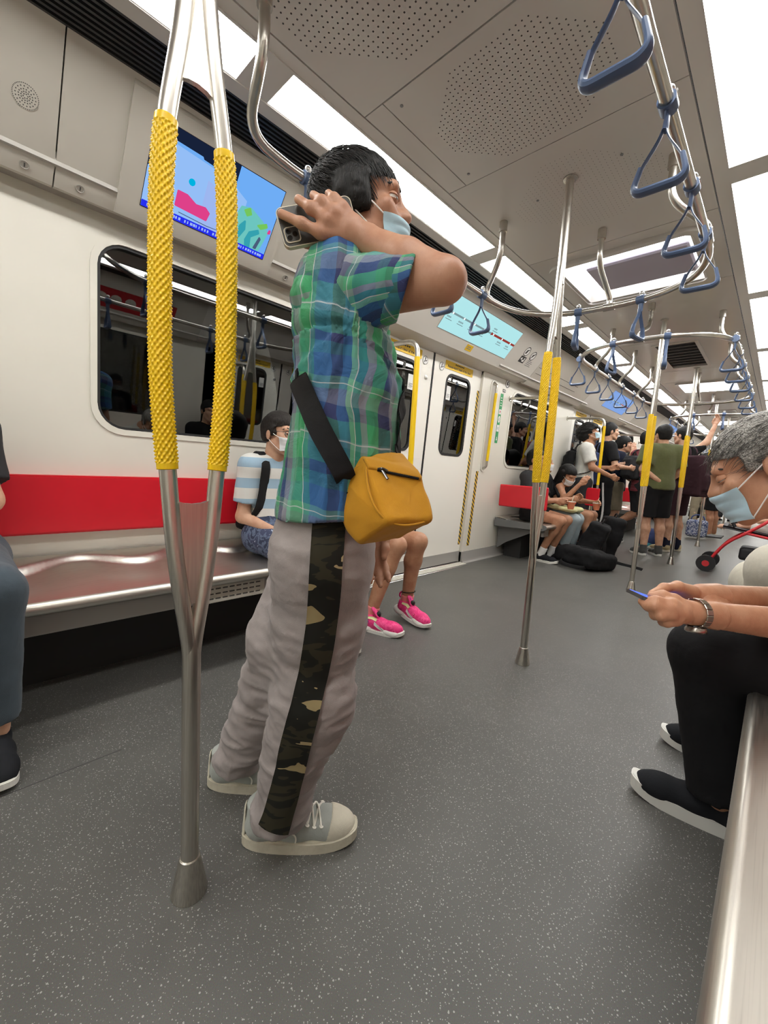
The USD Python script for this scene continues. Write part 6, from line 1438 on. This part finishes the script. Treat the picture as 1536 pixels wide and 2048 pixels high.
obj('cloth', sdf([cap((-1.90, 4.78, .60), (-1.66, 4.86, .575), .05, .042, UP, 1.8), cap((-1.70, 4.86, .58), (-1.66, 5.06, .575), .045, .05, UP, 1.7), cap((-1.90, 5.02, .60), (-1.68, 5.02, .58), .05, .045, UP, 1.8)], .009, .05, disp=lambda V: .014 * (meshkit.fbm(V * 15, 3, 6) - .5)), 'cloth_lime', jk, smooth=True)
def cup(x, y, z, label):
    t = thing('snack_cup', label, 'cup', A3(x, y, z))
    obj('paper_cup', lathe([(.030, 0), (.044, .072), (.046, .074), (.046, .080), (.041, .078), (.041, .06)], (x, y, z), 20), 'cloth_orange', t)
    obj('rim', lathe([(.041, .079), (.047, .079), (.047, .085), (.041, .085)], (x, y, z), 20), 'rubber_white', t)
    obj('snack', ell_mesh((x, y, z + .072), (.038, .038, .014)), 'cloth_lime', t)
    obj('stick', tube([(x, y, z + .06), (x + .012, y + .03, z + .15)], .004, 6), 'canvas_cream', t)
cup(-1.56, 5.34, .575, 'orange and white snack cup on the knee of the long-haired girl'); cup(-1.62, 4.66, .60, 'orange snack cup held by the passenger behind the second pole')
# bags on the floor in front of them
def floor_bag(label, c, hs, ang, tilt, seed, extra=()):
    """slumped backpack: body, front pocket, zip, handle and straps"""
    t = thing('backpack', label, 'backpack', (c[0], c[1], 0)); c = A3(*c)
    a = A3(math.cos(ang), math.sin(ang), 0); n = nrm(-a * math.sin(tilt) + UP * math.cos(tilt)) ; x = nrm(a * math.cos(tilt) + UP * math.sin(tilt)); y = np.cross(n, x); B = np.stack([x, y, n]); e = .05
    prm = [obox(c, np.array(hs) - np.array([.0, .0, .0]) - e * .8, B, e), obox(c + n * hs[2] * .8 - x * hs[0] * .25, (hs[0] * .42, hs[1] * .62, .012), B, .035), obox(c + y * hs[1] * .9, (hs[0] * .4, .008, hs[2] * .4), B, .03)]
    obj('bag_body', sdf(prm, .011, .045, planes=(half((0, 0, .004), -UP),), disp=lambda V: .034 * (meshkit.fbm(V * np.array([8, 8, 8.0]), 3, seed) - .5)), 'cloth_black', t, smooth=True)
    obj('zip', tube(spline([c + n * (hs[2] + .012) + y * hs[1] * .75 * math.cos(k) + x * hs[0] * (.05 + .6 * math.sin(k)) for k in np.linspace(0, PI, 7)], 4), .005, 6), 'sneaker_grey', t)
    obj('carry_handle', tube(spline([c + x * hs[0] + y * .04, c + x * (hs[0] + .05) + y * .025, c + x * (hs[0] + .05) - y * .025, c + x * hs[0] - y * .04], 5), .008, 6), 'strap_black', t)
    for P in extra: obj('strap', tube(spline(P, 6), .018, 8, r2=.004, N0=A3(.4, .3, .8)), 'strap_black', t)
    obj('buckle', inplane(box(-.014, .014, -.02, .02, -.004, .004, .002), c + n * (hs[2] + .03) - x * hs[0] * .3, x, y), 'watch_steel', t)
    return t
floor_bag('black backpack lying flat on the floor before the eating friends', (-1.42, 4.66, .10), (.19, .24, .075), 1.2, -.12, 12, [[(-1.60, 4.50, .07), (-1.50, 4.36, .05), (-1.36, 4.40, .04), (-1.30, 4.52, .06)], [(-1.52, 4.62, .19), (-1.40, 4.56, .22), (-1.28, 4.62, .18)]])
floor_bag('black backpack standing upright on the floor beside the flat one', (-1.47, 5.06, .23), (.22, .16, .10), .2, 1.25, 13, [[(-1.43, 4.98, .40), (-1.34, 4.95, .30), (-1.32, 4.96, .16), (-1.36, 4.98, .05)], [(-1.30, 5.20, .03), (-1.18, 5.16, .012), (-1.06, 5.12, .010), (-.96, 5.06, .010)]])
floor_bag('taller black backpack leaning behind the upright one', (-1.42, 5.42, .25), (.25, .15, .10), .5, 1.35, 14)

# ------------------------------------------------------------------ standing crowd further down
def pose(J, **k):
    for q, v in k.items(): J[q] = J['_P'](*v)
    return J
s1_ = pose(standing(-1.96, 6.0, .45, 1.66), elbow_l=(.10, .24, 1.12), wrist_l=(.32, .16, 1.14), elbow_r=(.06, -.25, 1.12), wrist_r=(.30, -.16, 1.02))
t_, h_, j_, sp_, _ = fig('person in white t-shirt with afro hair and black backpack, looking up', s1_, sk='skin_tan', shirt='cloth_white', loose=.02, pants='cloth_darkgrey', leg=1.95, hair='hair_black', headf=(.93, .30, .35), headu=(-.35, -.05, 1), hairkw=dict(vol=.034, top=.034, back=.02, amp=.03, fr=40, nape=-.07), mask='mask_blue', shoes=dict(upper='sneaker_black'))
def worn_bag(J, label, col, w=.13, hgt=.20, dep=.07, drop=0.0, side=0.0, scol=None, out=.0):
    P = J['_P']; F, L = J['_F'], J['_L']; c = P(-.20 - out, side, 1.17 - drop)
    t = thing('backpack', label, 'backpack', c)
    BB_ = np.stack([F, L, UP]); e = .035
    prm = [obox(c, (dep - e, w - e, hgt - e), BB_, e), obox(c - F * dep - UP * hgt * .30, (.02, w * .62, hgt * .32), BB_, .025), obox(c - F * dep * .9 + UP * hgt * .38, (.012, w * .66, hgt * .22), BB_, .022)]
    obj('bag_body', sdf(prm, .011, .025, disp=lambda V: .014 * (meshkit.fbm(V * 10, 3, 7) - .5)), col, t, smooth=True)
    obj('zip', tube(spline([c - F * (dep + .012) + L * w * .7 * math.cos(a) + UP * (hgt * (.25 + .5 * math.sin(a))) for a in np.linspace(PI, 0, 7)], 4), .004, 6), 'watch_dark', t)
    obj('carry_handle', tube(spline([c + UP * hgt + F * dep * .3 + L * .035, c + UP * (hgt + .045) + F * dep * .3 + L * .02, c + UP * (hgt + .045) + F * dep * .3 - L * .02, c + UP * hgt + F * dep * .3 - L * .035], 5), .006, 6), scol or 'strap_black', t)
    for q in (-1, 1):
        L_ = spline([P(-.15, q * .075, 1.33 - drop * .4), P(-.06, q * .085, 1.445), P(.04, q * .10, 1.41), P(.115, q * .115, 1.28), P(.09, q * .15, 1.10), P(-.06, q * .17, 1.03), P(-.16, q * .11, 1.03 - drop)], 6)
        obj('shoulder_strap', tube(L_, .019, 8, r2=.005, N0=np.array([np.cross(a, np.cross(F, a) + 1e-6) for a in np.gradient(L_, axis=0)]) * 0 + L), scol or col, t, smooth=True)
    return t
worn_bag(s1_, 'black backpack worn by the person in the white t-shirt', 'cloth_black', drop=.03, dep=.05)
s2 = pose(standing(-1.85, 6.52, .62, 1.74), elbow_l=(.05, .24, 1.12), wrist_l=(.26, .12, 1.16), elbow_r=(.04, -.25, 1.11), wrist_r=(.26, -.13, 1.10))
t_, h_, j_, _, pp = fig('person in black t-shirt and black track trousers with a blue backpack', s2, sk='skin_pale', shirt='cloth_black', pants='cloth_black', leg=1.95, hair='hair_black', shoes=dict(upper='sneaker_black'))
kt_ = [s2['hip_r'] + nrm(-s2['_L']) * .0, s2['knee_r'], s2['ankle_r']]; L_ = spline([kt_[0] - UP * .02, (kt_[0] + kt_[1]) / 2, kt_[1], (kt_[1] + kt_[2]) / 2, kt_[2] + UP * .05], 6)
dd_ = nrm(s2['_L'] + s2['_F'] * .6); q_ = drape(pp, .03, L_, dd_, .004, .2); obj('white_stripe', sheet(q_[:, None] + nrm(np.cross(dd_, UP)) * (np.linspace(-1, 1, 3)[None, :, None] * .013), .003), 'sock_white', t_, smooth=True)
worn_bag(s2, 'blue drawstring backpack on the back of the person in black', 'cloth_bluebag', w=.15, hgt=.23, dep=.08, drop=.10, side=.03)
s3 = pose(standing(-1.84, 7.14, .35, 1.62), elbow_l=(.08, .22, 1.12), wrist_l=(.22, .10, 1.0), elbow_r=(.12, -.22, 1.20), wrist_r=(.16, -.08, 1.46)); s3['hand_r'] = A3(0, .2, 1); s3['head'] = s3['_P'](.05, 0, 1.565)
fig('person with short black hair in navy top and khaki shorts, hand raised to the face', s3, sk='skin_pale', shirt='cloth_navy', loose=.025, pants='cloth_khaki', leg=.95, hair='hair_black', hairkw=dict(vol=.02, side=-.03), shoes=dict(upper='sneaker_black'))
s4 = pose(standing(-1.46, 6.98, .85, 1.66), elbow_l=(.06, .24, 1.12), wrist_l=(.22, .10, 1.0), elbow_r=(-.03, -.24, 1.11), wrist_r=(.10, -.14, .94))
s4.update(knee_l=s4['_P'](.06, .10, .50), ankle_l=s4['_P'](-.28, .12, .30)); s4.update(heel_l=s4['_P'](-.375, .12, .265), toe_l=s4['_P'](-.30, .14, .02))
s4['toe_l'] = s4['heel_l'] + (s4['_P'](-.10, .12, .09) - s4['heel_l']) * .0 + A3(.02, .03, -.24)
fig('person in striped maroon t-shirt and dark shorts with one foot kicked back', s4, sk='skin_tan', shirt='maroon_stripe', pants='cloth_darkgrey', leg=.95, hair='hair_black', sock='sock_navy', sockh=.08, shoes=dict(upper='sneaker_teal', sole='rubber_white'))
worn_bag(s4, 'dark small backpack on the back of the person in maroon', 'cloth_darkgrey', w=.11, hgt=.17)
s5 = pose(standing(-1.14, 6.28, 2.35, 1.66, spread=.06), elbow_l=(-.06, .26, 1.13), wrist_l=(-.13, .08, .99), elbow_r=(-.02, -.24, 1.11), wrist_r=(.10, -.16, .93), heel_l=(-.085, .10, 0), toe_l=(.185, .14, 0)); s5['hand_l'] = -s5['_L']
fig('person in olive green t-shirt and black shorts standing behind the fourth pole', s5, sk='skin_pale', shirt='cloth_olive', loose=.044, hem=s5['pelvis'] - UP * .04, pants='cloth_black', pantloose=.018, leg=.93, legflare=.012, hair='hair_black', shoes=dict(upper='sneaker_grey', sole='rubber_white'), sock='sneaker_grey', sockh=.06)
s6 = pose(standing(-1.03, 6.98, 2.75, 1.72, spread=.12), elbow_l=(.04, .24, 1.12), wrist_l=(.2, .1, 1.0), elbow_r=(-.12, -.30, 1.52), wrist_r=(-.16, -.36, 1.74)); s6['hand_r'] = A3(.25, 0, 1)
fig('person in black t-shirt reaching up to a strap, tan boots', s6, sk='skin_pale', shirt='cloth_black', pants='cloth_plum', pantloose=.025, leg=.95, hair='hair_black', shoes=dict(upper='boot_tan', sole='canvas_cream', tall=.09), sock='sock_navy', sockh=.13)
worn_bag(s6, 'large dark plum backpack on the back of the person reaching up', 'cloth_plum', w=.17, hgt=.27, dep=.12, drop=.12, out=.05)
s7 = pose(standing(-.86, 9.85, 2.9, 1.66), elbow_r=(.0, -.25, 1.12), wrist_r=(.2, -.15, 1.12))
fig('person in teal t-shirt, black shorts and sandals beside the fifth pole', s7, res=.016, hres=.008, handres=.007, sk='skin_tan', shirt='cloth_teal', pants='cloth_black', leg=.95, hair='hair_black', shoes=dict(upper='boot_tan', sole='rubber_black', tall=.02))
for k, (x, y, a, c, p, l) in enumerate(((-1.25, 11.6, 2.0, 'cloth_khaki', 'cloth_khaki', 'distant standing passenger in khaki far down the car'), (-.42, 12.6, 3.3, 'cloth_bluebag', 'cloth_black', 'distant standing passenger in blue far down the car'), (-1.0, 14.6, 1.2, 'cloth_white', 'cloth_darkgrey', 'distant standing passenger in white far down the car'), (-1.5, 13.2, .6, 'cloth_maroon', 'cloth_black', 'distant standing passenger in dark red far down the car'))):
    J = standing(x, y, a, 1.66 + .03 * k)
    if k == 1: J = pose(J, elbow_r=(.05, -.28, 1.5), wrist_r=(.02, -.30, 1.74))
    fig(l, J, res=.02, hres=.010, handres=.008, sk='skin_pale', shirt=c, pants=p, leg=1.9, hair='hair_black', shoes=dict(upper='sneaker_black'))
bl = thing('ball_bag', 'round navy bag on the floor behind the legs of the person in olive', 'bag', A3(-1.30, 7.1, 0))
obj('bag_body', sdf([ell((-1.30, 7.1, .14), (.145, .145, .14))], .014, 0, disp=lambda V: .012 * (meshkit.fbm(V * 9, 3, 4) - .5)), 'cloth_bluebag', bl, smooth=True)
obj('seam', tube([A3(-1.30, 7.1, .14) + .148 * A3(math.cos(a), math.sin(a) * .5, math.sin(a) * .8) for a in np.linspace(0, 2 * PI, 24, endpoint=False)], .004, 6, closed=True), 'sock_white', bl)
bl = thing('patterned_bag', 'blue and white patterned bag on the floor beyond the tan boots', 'bag', A3(-.98, 9.1, 0))
obj('bag_body', soft([(A3(-.98, 9.1, .19), A3(.10, .06, .10))], .05, .016), 'blue_white_bag', bl, smooth=True)
obj('handle', tube(spline([(-1.06, 9.08, .30), (-1.03, 9.08, .42), (-.93, 9.08, .42), (-.90, 9.08, .30)], 6), .010, 8), 'cloth_bluebag', bl)

# ------------------------------------------------------------------ beside the grey-haired man: beige trousers, stroller with a child
ej = seat_joints(.42, 2.10, PI, h=1.70, lean=.05, knees=(.12, -.10), kz=.56)
ej['knee_l'] = A3(.035, 2.03, .645); ej['ankle_l'] = A3(.02, 2.15, .28); ej['heel_l'] = A3(.03, 2.18, .20); ej['toe_l'] = A3(-.20, 2.21, .17)
fig('seated passenger in beige trousers with legs crossed, beyond the grey-haired man', ej, res=.011, sk='skin_pale', shirt='cloth_black', sleeve=1.9, pants='cloth_beige', leg=1.92, pantloose=.028, hair='hair_black', shoes=dict(upper='sneaker_grey', sole='rubber_white'))
mat('stroller_red', (.62, .02, .03), .35, coat=.4); mat('stroller_black', (.015, .015, .017), .6)
st = thing('stroller', 'red framed black stroller with small double wheels on the right', 'stroller', A3(-.2, 5.95, 0))
for sy in (-.20, .20):
    y = 5.98 + sy
    for wx in (-.50, .38):
        for o in (-.022, .022):
            w_ = obj('wheel', tube([(wx, y + o - .012, .088), (wx, y + o + .012, .088)], .088, 22), 'stroller_black', st)
            obj('hub', tube([(wx, y + o - .014, .088), (wx, y + o + .014, .088)], .034, 14), 'stroller_red', w_)
    obj('frame_tube', tube(rounded([(-.47, y, .13), (-.36, y, .34), (-.16, y, .50), (.35, y, 1.0)], .12, 8), .016, 10), 'stroller_red', st)
    obj('frame_tube', tube(rounded([(.38, y, .10), (.10, y, .42), (-.22, y, .47)], .10, 6), .014, 10), 'stroller_red', st)
    obj('fork', tube([(-.50, y, .10), (-.46, y, .17)], .022, 10), 'stroller_black', st)
obj('handle', tube([(.35, 5.78, 1.0), (.35, 6.18, 1.0)], .018, 10), 'stroller_black', st)
obj('seat', sheet(np.array([[(x, y, z + .03 * math.cos((y - 5.98) * 6)) for y in np.linspace(5.79, 6.17, 7)] for x, z in ((-.40, .50), (-.20, .47), (-.02, .44), (.08, .50), (.20, .70), (.30, .92))]), .03), 'stroller_black', st, smooth=True)
obj('basket', soft([(A3(-.05, 5.98, .24), A3(.16, .12, .04))], .03, .014), 'stroller_black', st, smooth=True)
obj('bumper', tube(rounded([(-.30, 5.80, .52), (-.34, 5.80, .60), (-.34, 6.16, .60), (-.30, 6.16, .52)], .05, 5), .017, 10), 'stroller_black', st)
obj('footrest', box(-.54, -.40, 5.84, 6.12, .37, .385, .005), 'stroller_black', st)
cjn = seat_joints(.10, 5.98, PI, seat=.42, h=.92, lean=-.10, knees=(.07, -.07), kz=.52)
for q, yy in (('l', 5.90), ('r', 6.06)):
    cjn.update({'hip_' + q: A3(.06, yy, .50), 'knee_' + q: A3(-.20, yy, .54), 'ankle_' + q: A3(-.44, yy, .50), 'heel_' + q: A3(-.49, yy, .46), 'toe_' + q: A3(-.53, yy, .56)})
    cjn.update({'elbow_' + q: A3(-.03, yy + (yy - 5.98) * .9, .62), 'wrist_' + q: A3(-.16, yy, .58)})
fig('small child with bare feet lying in the red stroller', cjn, b=.55, hs=.80, res=.010, sk='skin_pale', shirt='cloth_white', pants='cloth_white', leg=.9, hair='hair_black')
